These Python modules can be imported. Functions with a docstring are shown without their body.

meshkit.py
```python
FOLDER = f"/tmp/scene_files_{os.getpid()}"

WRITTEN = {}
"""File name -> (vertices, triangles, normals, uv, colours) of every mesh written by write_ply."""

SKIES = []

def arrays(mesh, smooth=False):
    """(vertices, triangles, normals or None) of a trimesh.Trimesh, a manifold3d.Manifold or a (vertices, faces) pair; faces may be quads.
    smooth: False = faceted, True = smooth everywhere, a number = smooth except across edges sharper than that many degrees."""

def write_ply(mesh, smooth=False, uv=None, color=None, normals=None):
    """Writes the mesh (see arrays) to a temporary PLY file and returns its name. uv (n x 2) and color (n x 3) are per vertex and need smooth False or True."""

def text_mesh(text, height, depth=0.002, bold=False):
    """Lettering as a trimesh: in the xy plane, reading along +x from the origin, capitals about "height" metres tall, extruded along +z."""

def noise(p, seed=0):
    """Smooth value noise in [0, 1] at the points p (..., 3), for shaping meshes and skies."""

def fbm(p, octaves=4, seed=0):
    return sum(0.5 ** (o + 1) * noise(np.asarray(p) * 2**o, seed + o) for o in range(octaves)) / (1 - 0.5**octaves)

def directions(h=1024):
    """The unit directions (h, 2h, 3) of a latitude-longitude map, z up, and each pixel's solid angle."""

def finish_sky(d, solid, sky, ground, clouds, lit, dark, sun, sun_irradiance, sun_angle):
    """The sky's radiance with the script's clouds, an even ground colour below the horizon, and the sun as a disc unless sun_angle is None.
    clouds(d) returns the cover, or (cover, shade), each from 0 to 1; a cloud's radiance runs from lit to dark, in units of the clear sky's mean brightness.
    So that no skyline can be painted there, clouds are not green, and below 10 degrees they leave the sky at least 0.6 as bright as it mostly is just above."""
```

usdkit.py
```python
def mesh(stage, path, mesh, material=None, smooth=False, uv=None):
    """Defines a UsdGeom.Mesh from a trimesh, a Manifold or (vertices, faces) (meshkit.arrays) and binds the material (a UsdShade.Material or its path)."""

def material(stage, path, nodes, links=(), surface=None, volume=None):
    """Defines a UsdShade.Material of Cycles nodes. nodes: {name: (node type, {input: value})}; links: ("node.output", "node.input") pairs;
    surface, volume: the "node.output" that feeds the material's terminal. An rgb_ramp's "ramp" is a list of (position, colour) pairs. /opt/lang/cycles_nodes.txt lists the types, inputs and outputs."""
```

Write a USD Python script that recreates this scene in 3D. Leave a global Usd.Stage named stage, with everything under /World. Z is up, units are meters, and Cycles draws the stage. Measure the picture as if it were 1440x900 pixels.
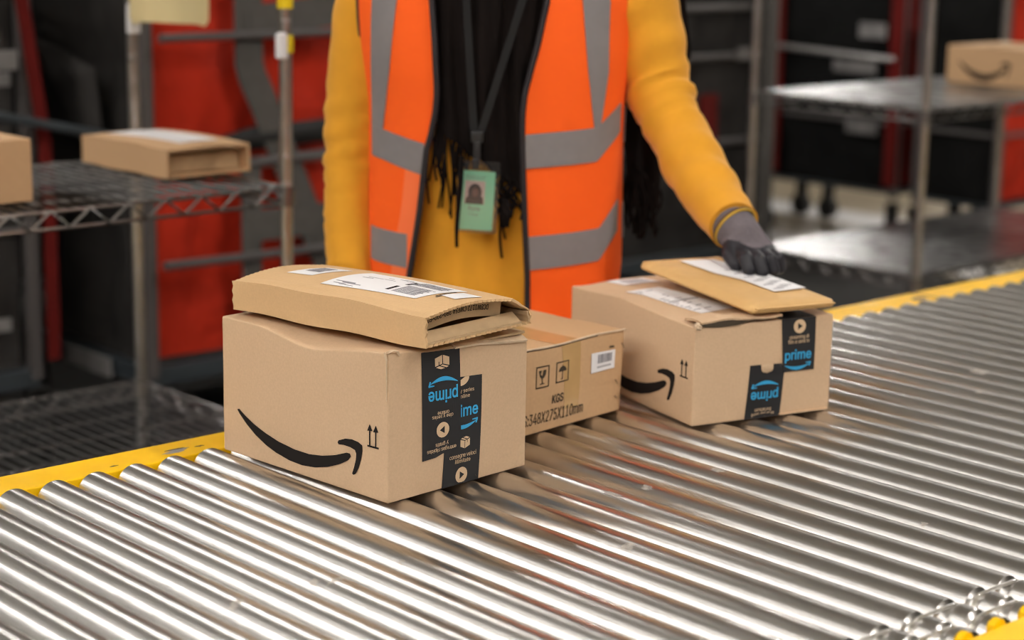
import math, random
import numpy as np, trimesh, usdkit, meshkit
import manifold3d as m3
from shapely.geometry import Polygon, box as sbox
from shapely import affinity
from shapely.ops import unary_union
from pxr import Usd, UsdGeom, UsdLux, UsdShade, Gf, Sdf

stage = Usd.Stage.CreateInMemory()
UsdGeom.Xform.Define(stage, '/World')
# Units of the geometry below: P = roller pitch (55 mm). World: x along the conveyor, y across it (far side +), z up, floor at z = 0 m.
S, Z0 = 0.055, 0.75
FLOOR = -Z0 / S
def M(v):
    v = np.asarray(v, float) * S
    v[..., 2] += Z0
    return v

# ---------------------------------------------------------------- camera
YAW, PITCH, ROLL = 0.8289828, 0.21365037, 0.01716918
CAM = np.array([-18.3903955, -35.9815551, 12.350616])
fw = np.array([math.cos(PITCH) * math.cos(YAW), math.cos(PITCH) * math.sin(YAW), -math.sin(PITCH)])
rt = np.cross(fw, [0, 0, 1]); rt /= np.linalg.norm(rt); up = np.cross(rt, fw)
rt, up = math.cos(ROLL) * rt + math.sin(ROLL) * up, -math.sin(ROLL) * rt + math.cos(ROLL) * up
cam = UsdGeom.Camera.Define(stage, '/World/camera')
eye = M(CAM)
cam.AddTransformOp().Set(Gf.Matrix4d(*rt, 0, *up, 0, *(-fw), 0, *eye, 1))
cam.CreateHorizontalApertureAttr(36.0)
cam.CreateFocalLengthAttr(36.0 * 2649.886 / 1440)
cam.CreateFStopAttr(3.4)
cam.CreateFocusDistanceAttr(40.6 * S)
cam.CreateExposureAttr(0.0)

# ---------------------------------------------------------------- light levels (the lamps themselves are built as ceiling_light below)
LAMP = 69.0
YN_, YF_, YB_ = [-120, -90, -60, -30, 0], [30, 60], [90, 118, 146]
ROWS = [(-58.0, YN_, .85, 'near lamps of the first row on the left'), (-92.0, YN_, .55, 'near lamps of the second row on the left'), (-130.0, YN_, .4, 'near lamps of the third row on the left'),
        (-58.0, YF_, .34, 'dimmed far lamps of the first row on the left'), (-92.0, YF_, .28, 'dimmed far lamps of the second row on the left'), (-130.0, YF_, .30, 'dimmed far lamps of the third row on the left'),
        (-58.0, YB_, .66, 'back lamps of the first row on the left'), (-92.0, YB_, .55, 'back lamps of the second row on the left'), (-130.0, YB_, .45, 'back lamps of the third row on the left'),
        (30.0, [-130, -100, -70, -40], 1.5, 'added near lamps on the right filling box fronts'),  # added fill row for the box fronts; the rollers do not mirror it
        (39.0, [74, 104], .8, 'lamps over the carts behind the worker'), (-26.0, [5, 35, 65], .16, 'dim lamps above the near cartons'), (150.0, [28], 5.0, 'added bright lamp lighting the tan floor beyond the right carts'), (252.0, [184], 6.0, 'added bright bay lamp for sheen on the right shelves'),  # last two are added: one lights the floor, one gives the shelf sheen
        (138.0, [56, 86], .09, 'added dim lamps brightening the far rollers, first row'), (188.0, [84, 114], .09, 'added dim lamps brightening the far rollers, second row'), (238.0, [112, 142], .09, 'added dim lamps brightening the far rollers, third row'), (296.0, [150, 180], .09, 'added dim lamps brightening the far rollers, fourth row')]  # unseen rows added only to lighten the bands on the far rollers
LAMP_Z = 67.0

# ---------------------------------------------------------------- helpers
used = {}
def numbered(path):
    if path not in used:
        used[path] = 0
        return path
    used[path] += 1
    return f'{path}_{used[path]:03d}'
ORG = {}
def thing(name, label, cat, loc=(0, 0, 0), group=None, kind=None):
    path = numbered('/World/' + name)
    x = UsdGeom.Xform.Define(stage, path)
    x.AddTranslateOp().Set(Gf.Vec3d(*M(np.array(loc, float))))
    ORG[path] = M(np.array(loc, float))
    tag(x.GetPrim(), label, cat, group, kind)
    return path
def tag(p, label=None, cat=None, group=None, kind=None):
    for k, v in (('label', label), ('category', cat), ('group', group), ('kind', kind)):
        if v: p.SetCustomDataByKey(k, v)
def vf(mesh):
    if hasattr(mesh, 'to_mesh'):
        mm = mesh.to_mesh(); return np.array(mm.vert_properties[:, :3], float), np.array(mm.tri_verts, int)
    if isinstance(mesh, tuple):
        v, f = np.asarray(mesh[0], float), np.asarray(mesh[1], int)
        if f.shape[1] == 4: f = np.vstack([f[:, [0, 1, 2]], f[:, [0, 2, 3]]])
        return v, f
    return np.array(mesh.vertices), np.array(mesh.faces)
def join(ms):
    vs, fs, n = [], [], 0
    for m in ms:
        v, f = vf(m); vs.append(v); fs.append(f + n); n += len(v)
    return np.vstack(vs), np.vstack(fs)
def part(parent, name, mesh, mat, smooth=30, label=None, kind=None):
    """a mesh (vertices in P units, world axes) as a child of parent (or of a part)"""
    path = numbered(parent + '/' + name)
    root = '/'.join(parent.split('/')[:3])
    v, f = vf(mesh)
    v = M(v) - ORG[root]
    usdkit.mesh(stage, path, (v, f), mat, smooth=smooth)
    tag(stage.GetPrimAtPath(path), label, kind=kind)
    return path
def struct(name, mesh, mat, label=None):
    v, f = vf(mesh)
    usdkit.mesh(stage, '/World/' + name, (M(v), f), mat)
    tag(stage.GetPrimAtPath('/World/' + name), label, kind='structure')

def rotz(v, deg, c=(0, 0)):
    a = math.radians(deg); v = np.array(v, float); x, y = v[..., 0] - c[0], v[..., 1] - c[1]
    out = v.copy(); out[..., 0] = c[0] + x * math.cos(a) - y * math.sin(a); out[..., 1] = c[1] + x * math.sin(a) + y * math.cos(a)
    return out
def bx(x0, x1, y0, y1, z0, z1, r=0.0, seg=None):
    """box, edges rounded by r; seg: longest cell"""
    lo, hi = np.array([x0, y0, z0], float), np.array([x1, y1, z1], float)
    if not r and not seg:
        m = trimesh.creation.box(hi - lo); return np.array(m.vertices) + (lo + hi) / 2, np.array(m.faces)
    vs, fs, n = [], [], 0
    def ticks(a, b):
        k = max(1, int(math.ceil((b - a) / seg))) if seg else 1
        t = np.linspace(a, b, k + 1)
        if r: t = np.unique(np.round(np.concatenate([[a, a + r * .3, a + r], [b - r, b - r * .3, b], t[(t > a + r) & (t < b - r)]]), 6))
        return t
    T = [ticks(lo[k], hi[k]) for k in range(3)]
    for ax in range(3):
        i, j = [(1, 2), (2, 0), (0, 1)][ax]
        for side in (0, 1):
            A, B = np.meshgrid(T[i], T[j], indexing='ij')
            v = np.zeros(A.shape + (3,)); v[..., i] = A; v[..., j] = B; v[..., ax] = (lo, hi)[side][ax]
            na, nb = A.shape; idx = np.arange(na * nb).reshape(na, nb)
            q = np.stack([idx[:-1, :-1], idx[1:, :-1], idx[1:, 1:], idx[:-1, 1:]], -1).reshape(-1, 4)
            if side == 0: q = q[:, ::-1]
            vs.append(v.reshape(-1, 3)); fs.append(q + n); n += na * nb
    v, f = np.vstack(vs), np.vstack(fs)
    if r:
        c = np.clip(v, lo + r, hi - r); d = v - c; l = np.linalg.norm(d, axis=1, keepdims=True)
        v = np.where(l > 1e-9, c + d / np.maximum(l, 1e-9) * r, v)
    f = np.vstack([f[:, [0, 1, 2]], f[:, [0, 2, 3]]])
    m = trimesh.Trimesh(v, f, process=False); m.merge_vertices(digits_vertex=5)
    m.update_faces(m.nondegenerate_faces())
    return np.array(m.vertices), np.array(m.faces)
def tube(pts, rad, sides=8, closed=False, cap=True):
    p = np.asarray(pts, float); n = len(p)
    if closed: t = np.roll(p, -1, 0) - np.roll(p, 1, 0)
    else: t = np.gradient(p, axis=0)
    t /= np.linalg.norm(t, axis=1, keepdims=True) + 1e-12
    ref = np.array([0, 0, 1.]) if abs(t[0][2]) < .9 else np.array([1., 0, 0])
    a = np.cross(t[0], ref); a /= np.linalg.norm(a); A = [a]
    for k in range(1, n):
        a = A[-1] - t[k] * (A[-1] @ t[k]); A.append(a / (np.linalg.norm(a) + 1e-12))
    A = np.array(A); B = np.cross(t, A); ang = np.arange(sides) * 2 * np.pi / sides
    rad = np.broadcast_to(rad, (n,))
    v = p[:, None] + rad[:, None, None] * (np.cos(ang)[None, :, None] * A[:, None] + np.sin(ang)[None, :, None] * B[:, None])
    v = v.reshape(-1, 3); m = n if closed else n - 1
    i, j = np.meshgrid(np.arange(m), np.arange(sides), indexing='ij'); i2 = (i + 1) % n; j2 = (j + 1) % sides
    f = np.stack([i * sides + j, i * sides + j2, i2 * sides + j2, i2 * sides + j], -1).reshape(-1, 4)
    f = np.vstack([f[:, [0, 1, 2]], f[:, [0, 2, 3]]])
    if cap and not closed:
        v = np.vstack([v, p[:1], p[-1:]]); e = np.arange(sides); c0, c1 = len(v) - 2, len(v) - 1
        f = np.vstack([f, np.stack([np.full(sides, c0), (e + 1) % sides, e], 1), np.stack([np.full(sides, c1), (n - 1) * sides + e, (n - 1) * sides + (e + 1) % sides], 1)])
    return v, f[:, ::-1]
def rod(a, b, r, sides=8): return tube(np.linspace(a, b, 2), r, sides)
def lathe(profile, axis='z', c=(0, 0, 0), sides=32):
    """profile: (height, radius) along the axis"""
    pr = np.asarray(profile, float); ang = np.arange(sides) * 2 * np.pi / sides
    h = np.repeat(pr[:, 0], sides); X = (pr[:, 1][:, None] * np.cos(ang)).ravel(); Y = (pr[:, 1][:, None] * np.sin(ang)).ravel()
    v = {'z': np.stack([X, Y, h], 1), 'y': np.stack([Y, h, X], 1), 'x': np.stack([h, X, Y], 1)}[axis] + np.array(c, float)
    n = len(pr); i, j = np.meshgrid(np.arange(n - 1), np.arange(sides), indexing='ij'); j2 = (j + 1) % sides
    f = np.stack([i * sides + j, i * sides + j2, (i + 1) * sides + j2, (i + 1) * sides + j], -1).reshape(-1, 4)
    return v, np.vstack([f[:, [0, 1, 2]], f[:, [0, 2, 3]]])
def grid_faces(na, nb, wrap=False):
    i, j = np.meshgrid(np.arange(na - 1), np.arange(nb if wrap else nb - 1), indexing='ij'); j2 = (j + 1) % nb
    q = np.stack([i * nb + j, i * nb + j2, (i + 1) * nb + j2, (i + 1) * nb + j], -1).reshape(-1, 4)
    return np.vstack([q[:, [0, 1, 2]], q[:, [0, 2, 3]]])
def sheet(P, thick):
    """a grid of points (na, nb, 3) given a thickness"""
    P = np.asarray(P, float); na, nb = P.shape[:2]
    N = np.cross(np.gradient(P, axis=0), np.gradient(P, axis=1)); N /= np.linalg.norm(N, axis=2, keepdims=True) + 1e-12
    v = np.vstack([(P + N * thick / 2).reshape(-1, 3), (P - N * thick / 2).reshape(-1, 3)])
    f = grid_faces(na, nb); k = na * nb; idx = np.arange(k).reshape(na, nb)
    rim = np.concatenate([idx[0, :], idx[1:, -1], idx[-1, -2::-1], idx[-2:0:-1, 0]]); r2 = np.roll(rim, -1)
    side = np.stack([rim, rim + k, r2 + k, r2], 1)
    return v, np.vstack([f, f[:, ::-1] + k, side[:, [0, 1, 2]], side[:, [0, 2, 3]]])
def loft(rings, cap=True):
    R = np.asarray(rings, float); n, k = R.shape[:2]
    v = R.reshape(-1, 3); f = grid_faces(n, k, wrap=True)
    if cap:
        v = np.vstack([v, R[0].mean(0), R[-1].mean(0)]); e = np.arange(k); e2 = (e + 1) % k
        f = np.vstack([f, np.stack([np.full(k, len(v) - 2), e2, e], 1), np.stack([np.full(k, len(v) - 1), (n - 1) * k + e, (n - 1) * k + e2], 1)])
    return v, f
def outward(m):
    v, f = vf(m); t = trimesh.Trimesh(v, f, process=False)
    return (v, f[:, ::-1]) if t.volume < 0 else (v, f)
def to_manifold(m):
    v, f = outward(m)
    return m3.Manifold(m3.Mesh(np.asarray(v, np.float32), np.asarray(f, np.uint32)))
def hullchain(joints, bones):
    """bones: pairs of joint names; joints: name -> (x, y, z, r). The union of the hulls."""
    sp = lambda j: m3.Manifold.sphere(j[3], 20).translate([float(q) for q in j[:3]])
    out = None
    for b in bones:
        h = m3.Manifold.batch_hull([sp(joints[k]) for k in b])
        out = h if out is None else out + h
    return out
def smoothed(man, length, it=8):
    v, f = vf(man.refine_to_length(length)); t = trimesh.Trimesh(v, f); t.merge_vertices()
    trimesh.smoothing.filter_taubin(t, lamb=.5, nu=.52, iterations=it)
    return np.array(t.vertices), np.array(t.faces)
def interp(z, zs, vals): return np.interp(z, zs, vals)
nz = meshkit.noise

class Frame:
    """flat face: origin o, axes a (u) and b (v), normal n"""
    def __init__(s, o, a, b):
        s.o, s.a, s.b = (np.asarray(q, float) for q in (o, a, b)); s.n = np.cross(s.a, s.b)
    def at(s, u, v, h=0): return s.o + np.multiply.outer(u, s.a) + np.multiply.outer(v, s.b) + np.multiply.outer(h, s.n)
def decal(fr, shape, h=0.006, th=0.006, warp=None, maxedge=None):
    """print, tape or paper lying on a face: shapely shape in (u, v)"""
    out = []
    for g in getattr(shape, 'geoms', [shape]):
        if g.is_empty or g.area < 1e-7: continue
        m = trimesh.creation.extrude_polygon(g, th, engine='earcut')
        v, f = np.array(m.vertices), np.array(m.faces)
        if maxedge: v, f = trimesh.remesh.subdivide_to_size(v, f, maxedge, max_iter=12)
        out.append((v, f))
    v, f = join(out)
    w = fr.at(v[:, 0], v[:, 1], v[:, 2] + h)
    if np.dot(np.cross(fr.a, fr.b), fr.n) < 0: f = f[:, ::-1]
    return (warp(w) if warp is not None else w), f
def glyphs(text, height, bold=False):
    m = meshkit.text_mesh(text, height, 0.01, bold)
    polys = []
    v = np.array(m.vertices); top = v[:, 2] > .005
    f = np.array(m.faces); f = f[top[f].all(1)]
    tri = [Polygon(v[t][:, :2]) for t in f]
    return unary_union([t.buffer(1e-5) for t in tri if t.area > 1e-10])
def text_at(text, u, v, height, width=None, flip=False, bold=False, slope=0):
    """lettering centred at u, base line v; width squeezes it; flip turns it upside down about its middle"""
    g = glyphs(text, height, bold); x0, y0, x1, y1 = g.bounds
    g = affinity.translate(g, -(x0 + x1) / 2, 0)
    if width: g = affinity.scale(g, width / (x1 - x0), 1, origin=(0, 0))
    if flip: g = affinity.translate(affinity.rotate(g, 180, origin=(0, 0)), 0, 0)
    return affinity.translate(g, u, v)
def poly(*p): return Polygon(p)

# ---------------------------------------------------------------- materials
MATS = {}
def mat(name, base, rough=.5, metal=0, spec=.5, var=.0, vscale=6., bump=0., bscale=40., stretch=None, extra=None, coords='object', var_to=None, coat=0, rvar=0, rand=0, bdist=.002, sheen=0, trans=0, emit=None):
    nodes = {'p': ('principled_bsdf', {'base_color': base, 'roughness': rough, 'metallic': metal, 'specular_ior_level': spec, 'coat_weight': coat, 'sheen_weight': sheen, 'transmission_weight': trans, **(extra or {})})}
    links = []
    need = var or bump or rvar or rand
    if need:
        nodes['tc'] = ('geometry', {}) if coords == 'world' else ('texture_coordinate', {})
        src = 'tc.position' if coords == 'world' else 'tc.object'
        if stretch:
            nodes['mp'] = ('mapping', {'scale': stretch}); links.append((src, 'mp.vector')); src = 'mp.vector'
    if var:
        nodes['n'] = ('noise_texture', {'scale': vscale, 'detail': 6., 'roughness': .6}); links.append((src, 'n.vector'))
        lo = [max(0, c * (1 - var)) for c in base] if var_to is None else var_to
        hi = [min(1, c * (1 + var * .6)) for c in base]
        nodes['r'] = ('rgb_ramp', {'ramp': [(.25, lo), (.75, hi)]}); links += [('n.fac', 'r.fac')]
        out = 'r.color'
        if rand:
            nodes['oi'] = ('object_info', {}); nodes['rr'] = ('map_range', {'from_min': 0., 'from_max': 1., 'to_min': 1 - rand, 'to_max': 1 + rand}); nodes['h'] = ('hsv', {})
            links += [('oi.random', 'rr.value'), ('rr.result', 'h.value'), (out, 'h.color')]; out = 'h.color'
        links.append((out, 'p.base_color'))
    if rvar:
        nodes['n3'] = ('noise_texture', {'scale': vscale * 1.7, 'detail': 5.}); nodes['mr'] = ('map_range', {'from_min': .3, 'from_max': .7, 'to_min': max(.02, rough - rvar), 'to_max': rough + rvar})
        links += [(src, 'n3.vector'), ('n3.fac', 'mr.value'), ('mr.result', 'p.roughness')]
    if bump:
        nodes['n2'] = ('noise_texture', {'scale': bscale, 'detail': 4.}); nodes['b'] = ('bump', {'strength': bump, 'distance': bdist})
        links += [(src, 'n2.vector'), ('n2.fac', 'b.height'), ('b.normal', 'p.normal')]
    if emit: nodes['p'][1].update({'emission_color': emit[0], 'emission_strength': emit[1]})
    MATS[name] = usdkit.material(stage, '/World/Looks/' + name, nodes, links, surface='p.BSDF')
    return MATS[name]

kraft = mat('kraft_cardboard', (.60, .415, .262), .75, spec=.25, var=.07, vscale=300., bump=.25, bscale=160., bdist=.0008)
kraft_warm = mat('kraft_cardboard_golden', (.62, .405, .21), .72, spec=.25, var=.06, vscale=300., bump=.2, bscale=160., bdist=.0008)
kraft_brown = mat('kraft_cardboard_brown', (.55, .345, .185), .72, spec=.25, var=.07, vscale=250., bump=.2, bscale=150., bdist=.0008)
kraft_in = mat('kraft_inner_liner', (.50, .35, .20), .8, spec=.2, var=.12, vscale=40.)
kraft_torn = mat('torn_paper_fibre', (.68, .52, .36), .9, spec=.1, var=.2, vscale=60.)
envel = mat('envelope_kraft_paper', (.64, .395, .16), .6, spec=.3, var=.07, vscale=30., bump=.15, bscale=25., bdist=.002)
ink = mat('black_ink', (.016, .013, .012), .7, spec=.12)
ink_shade_brown = mat('brown_ink_and_gap_shade', (.06, .045, .03), .7, spec=.2)  # print ink, also the painted shade in the carton gaps
ink_soft = mat('grey_print', (.25, .24, .26), .7, spec=.2)
tape_black = mat('black_parcel_tape', (.022, .021, .022), .5, spec=.18, bump=.1, bscale=30., var=.2, vscale=12.)
tape_tan = mat('tape_print_tan', (.62, .44, .28), .5, spec=.3)
tape_blue = mat('tape_print_blue', (.035, .34, .62), .5, spec=.3)
tape_clear = mat('brown_packing_tape', (.50, .31, .13), .18, spec=.6, var=.12, vscale=18.)
paper = mat('white_label_paper', (.80, .79, .80), .55, spec=.35)
label_grey = mat('grey_label_plate', (.22, .21, .205), .6, var=.5, vscale=12.)  # grey with random mottling
paper_cream = mat('cream_paper_sheet', (.82, .70, .38), .7, spec=.2, var=.05, vscale=4.)
yellow = mat('yellow_rail_paint', (.92, .53, .0), .5, spec=.25, var=.10, vscale=7., bump=.08, bscale=14., rvar=.08)
yellow_gloss = mat('yellow_plastic', (.80, .58, .01), .35)
chip = mat('bare_metal_scuff', (.42, .40, .39), .5, metal=.4, var=.5, vscale=80.)
chip_dark = mat('dark_scuff', (.10, .06, .03), .6, var=.4, vscale=60.)
steel = mat('galvanised_roller_steel', (.64, .625, .605), .27, metal=1, var=.015, vscale=90., rand=.05)
steel_bright = mat('roller_groove_steel', (.68, .67, .66), .16, metal=1)
black_plastic = mat('black_bearing_cap', (.015, .015, .016), .4)
belt_mat = mat('clear_drive_belt', (.70, .66, .58), .15, spec=.6, trans=.8)
dark_metal = mat('dark_frame_metal', (.035, .034, .033), .5, metal=.3)
chrome = mat('chromed_wire', (.36, .345, .335), .26, metal=1, var=.2, vscale=30.)
chrome_dark = mat('dark_deck_wire', (.17, .165, .16), .35, metal=1)  # one even darker tone for the deck wires
chrome_dull = mat('dull_chromed_post', (.62, .60, .59), .27, metal=1, var=.2, vscale=20.)
liner = mat('grey_shelf_liner', (.075, .072, .068), .24, spec=.7, var=.3, vscale=8., rvar=.04)
cartgrey = mat('cart_tube_grey', (.11, .10, .097), .5, metal=.2)
tray = mat('cart_tray_blue_grey', (.040, .050, .058), .45, var=.2, vscale=6.)
fabric_dark = mat('charcoal_bag_fabric', (.040, .037, .035), .85, spec=.2, var=.35, vscale=9., bump=.3, bscale=200.)
fabric_black = mat('black_bag_fabric', (.008, .008, .0078), .9, spec=.15, var=.3, vscale=8.)
fabric_red = mat('red_bag_fabric', (.56, .030, .010), .8, spec=.2, var=.18, vscale=10., bump=.3, bscale=200.)
fabric_deep_red = mat('deep_red_bag_fabric', (.13, .008, .006), .85, spec=.2, var=.2, vscale=10.)
strap_grey = mat('grey_webbing_strap', (.11, .103, .095), .8, spec=.2, var=.15, vscale=30.)
rubber = mat('black_rubber', (.012, .012, .012), .7)
orange = mat('fluorescent_orange_mesh', (1.0, .125, .012), .75, spec=.2, var=.05, vscale=12., bump=.2, bscale=260., bdist=.0006, extra={'sheen_weight': .2, 'sheen_tint': (1, .35, .1)})
orange_placket = mat('salmon_orange_binding', (.95, .19, .06), .7, spec=.2)
reflective = mat('grey_reflective_tape', (.215, .20, .205), .45, spec=.4, var=.06, vscale=60., bump=.1, bscale=300., bdist=.0005)
mustard = mat('mustard_knit', (.72, .33, .025), .85, spec=.15, var=.08, vscale=25., bump=.25, bscale=220., bdist=.0007, sheen=.15)
scarf_m = mat('black_scarf_cotton', (.008, .0055, .005), .9, spec=.08, var=.4, vscale=14., bump=.3, bscale=180., bdist=.001)
piping = mat('black_piping', (.012, .008, .01), .7)
lanyard_m = mat('lanyard_charcoal_webbing', (.013, .0125, .013), .75, spec=.2)
skin = mat('skin', (.42, .24, .155), .5, extra={'subsurface_weight': .1, 'subsurface_scale': .01})
trouser_m = mat('black_trousers', (.02, .02, .022), .85, var=.2)
glove_grey = mat('grey_knit_glove', (.135, .115, .125), .85, spec=.2, var=.25, vscale=60., bump=.4, bscale=260., bdist=.001)
glove_coat = mat('dark_palm_coating', (.022, .021, .026), .5, spec=.3, bump=.2, bscale=120., var=.3, vscale=12.)
badge_green = mat('mint_green_card', (.32, .76, .50), .4)
clear_plastic = usdkit.material(stage, '/World/Looks/clear_plastic_film', {'t': ('transparent_bsdf', {'color': (.93, .92, .92)}), 'g': ('glossy_bsdf', {'roughness': .15, 'color': (.9, .9, .9)}), 'm': ('mix_closure', {'fac': .12})}, [('t.BSDF', 'm.closure1'), ('g.BSDF', 'm.closure2')], surface='m.closure')
photo_pink = mat('photo_backdrop_pink', (.66, .50, .47), .4)
photo_dark = mat('photo_dark_scarf', (.05, .035, .04), .4)
photo_face = mat('photo_face', (.20, .10, .08), .4)
concrete = usdkit.material(stage, '/World/Looks/concrete_floor', {
    'tc': ('geometry', {}), 'n': ('noise_texture', {'scale': 1.3, 'detail': 8.}), 'r': ('rgb_ramp', {'ramp': [(.3, (.28, .225, .15)), (.7, (.44, .365, .25))]}),
    'p': ('principled_bsdf', {'roughness': .45, 'specular_ior_level': .4})}, [('tc.position', 'n.vector'), ('n.fac', 'r.fac'), ('r.color', 'p.base_color')], surface='p.BSDF')
floor_shade = mat('aisle_floor_shade', (.028, .027, .024), .6, var=.3, vscale=3., coords='world')  # shade of the aisle floor put into the colour
line_white = mat('white_floor_paint', (.72, .70, .68), .5, var=.15, vscale=8., coords='world')
wall_m = mat('dark_wall_panel', (.045, .045, .047), .8, coords='world')
ceil_m = mat('ceiling_deck', (.53, .525, .51), .8, coords='world')
housing = mat('lamp_housing_white', (.75, .75, .74), .5)

# ---------------------------------------------------------------- setting
XA, XB, YA, YB, ZC = -170, 330, -150, 250, 78
struct('floor', bx(XA, XB, YA, YB, FLOOR - 2, FLOOR), concrete, 'pale tan concrete warehouse floor')
struct('ceiling', bx(XA, XB, YA, YB, ZC, ZC + 2), ceil_m)
struct('wall_back', bx(XA, XB, YB, YB + 2, FLOOR, ZC), wall_m)
struct('wall_front', bx(XA, XB, YA - 2, YA, FLOOR, ZC), wall_m)
struct('wall_left', bx(XA - 2, XA, YA, YB, FLOOR, ZC), wall_m)
struct('wall_right', bx(XB, XB + 2, YA, YB, FLOOR, ZC), wall_m)
struct('wall_partition_back', bx(XA, 200, 116, 118, FLOOR, 24), wall_m, 'added dark partition hiding the lit floor behind the carts')  # unseen screen put in to keep the bright far floor out of view
struct('wall_partition_right', bx(200, 202, YA, 118, FLOOR, 24), wall_m, 'added dark partition hiding the lit floor beyond the right carts')  # added screen, so no lit floor shows past the right carts

# lamps: rows of linear fluorescents running across the conveyor
def lamp_mat(k):
    return usdkit.material(stage, '/World/Looks/lamp_tube_' + str(int(k * 100)), {'e': ('emission', {'color': (1.0, .955, .905), 'strength': LAMP * k})}, [], surface='e.emission')
for X, ys, k, where in ROWS:
    first = None
    for y in ys:
        if first is None:
            first = thing('ceiling_light', 'fluorescent tube lamp, one of the ' + where if len(ys) > 1 else 'fluorescent tube lamp: ' + where, 'ceiling light', (X, y, LAMP_Z), group=where)
            part(first, 'housing', bx(X - 1.6, X + 1.6, y - 14, y + 14, LAMP_Z + .9, LAMP_Z + 1.6, .1), housing)
            for dx in (-.8, .8): part(first, 'lamp_tube', lathe([(y - 13.6, 0), (y - 13.6, .42), (y + 13.6, .42), (y + 13.6, 0)], 'y', (X + dx, 0, LAMP_Z + .3), 12), lamp_mat(k))
            for dy in (-9, 9): part(first, 'hanger_rod', rod((X, y + dy, LAMP_Z + 1.6), (X, y + dy, ZC), .1, 6), dark_metal)
        else:
            path = numbered('/World/ceiling_light'); x = UsdGeom.Xform.Define(stage, path)
            x.AddTranslateOp().Set(Gf.Vec3d(*M(np.array([X, y, LAMP_Z], float))))
            tag(x.GetPrim(), 'fluorescent tube lamp, one of the ' + where if len(ys) > 1 else 'fluorescent tube lamp: ' + where, 'ceiling light', where)
            x.GetPrim().GetReferences().AddInternalReference(first); x.GetPrim().SetInstanceable(True)

# ---------------------------------------------------------------- roller conveyor
RR, YN = .45, -18.3
conv = thing('roller_conveyor', 'roller conveyor with steel rollers between yellow side rails', 'conveyor', (15, -9, FLOOR))
def rail(y0, y1, inner):
    s = 1 if inner < 0 else -1
    prof = [(y0, .12), (y1, .12), (y1, -2.4), (y0, -2.4)]
    return bx(-16, 66, min(y0, y1), max(y0, y1), -2.4, -.12, .05)
far_rail = part(conv, 'side_rail', rail(.06, 1.28, -1), yellow, label='yellow side rail on the far side with chipped paint')
near_rail = part(conv, 'side_rail', bx(-16, 66, -19.6, -18.55, -2.4, .06, .05), yellow)
# chipped paint and joint on the far rail
rng = random.Random(5)
def blob(cx, cy, rx, ry, seed, n=18):
    r = random.Random(seed); return Polygon([(cx + rx * math.cos(t) * r.uniform(.5, 1.1), cy + ry * math.sin(t) * r.uniform(.5, 1.1)) for t in np.linspace(0, 2 * math.pi, n, endpoint=False)])
top = Frame((0, 0, -.12), (1, 0, 0), (0, 1, 0))
part(far_rail, 'paint_chip', decal(top, unary_union([blob(4.45, .5, .36, .13, 1), blob(4.6, .62, .30, .08, 2)]), .001, .004), chip, label='bare metal where the yellow paint has chipped')
part(far_rail, 'paint_chip', decal(top, unary_union([blob(4.55, .67, .35, .045, 3), blob(5.15, .55, .14, .05, 4)]), .004, .004), chip_dark, label='dark scuff beside the chip')
part(far_rail, 'paint_chip', decal(top, blob(2.75, .38, .12, .04, 6), .001, .004), chip_dark)
part(far_rail, 'rail_joint', decal(top, unary_union([sbox(34.1, .1, 34.22, 1.25), blob(33.5, .5, .5, .22, 8)]), .001, .004), chip_dark, label='scuffed joint between two lengths of rail')
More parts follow.
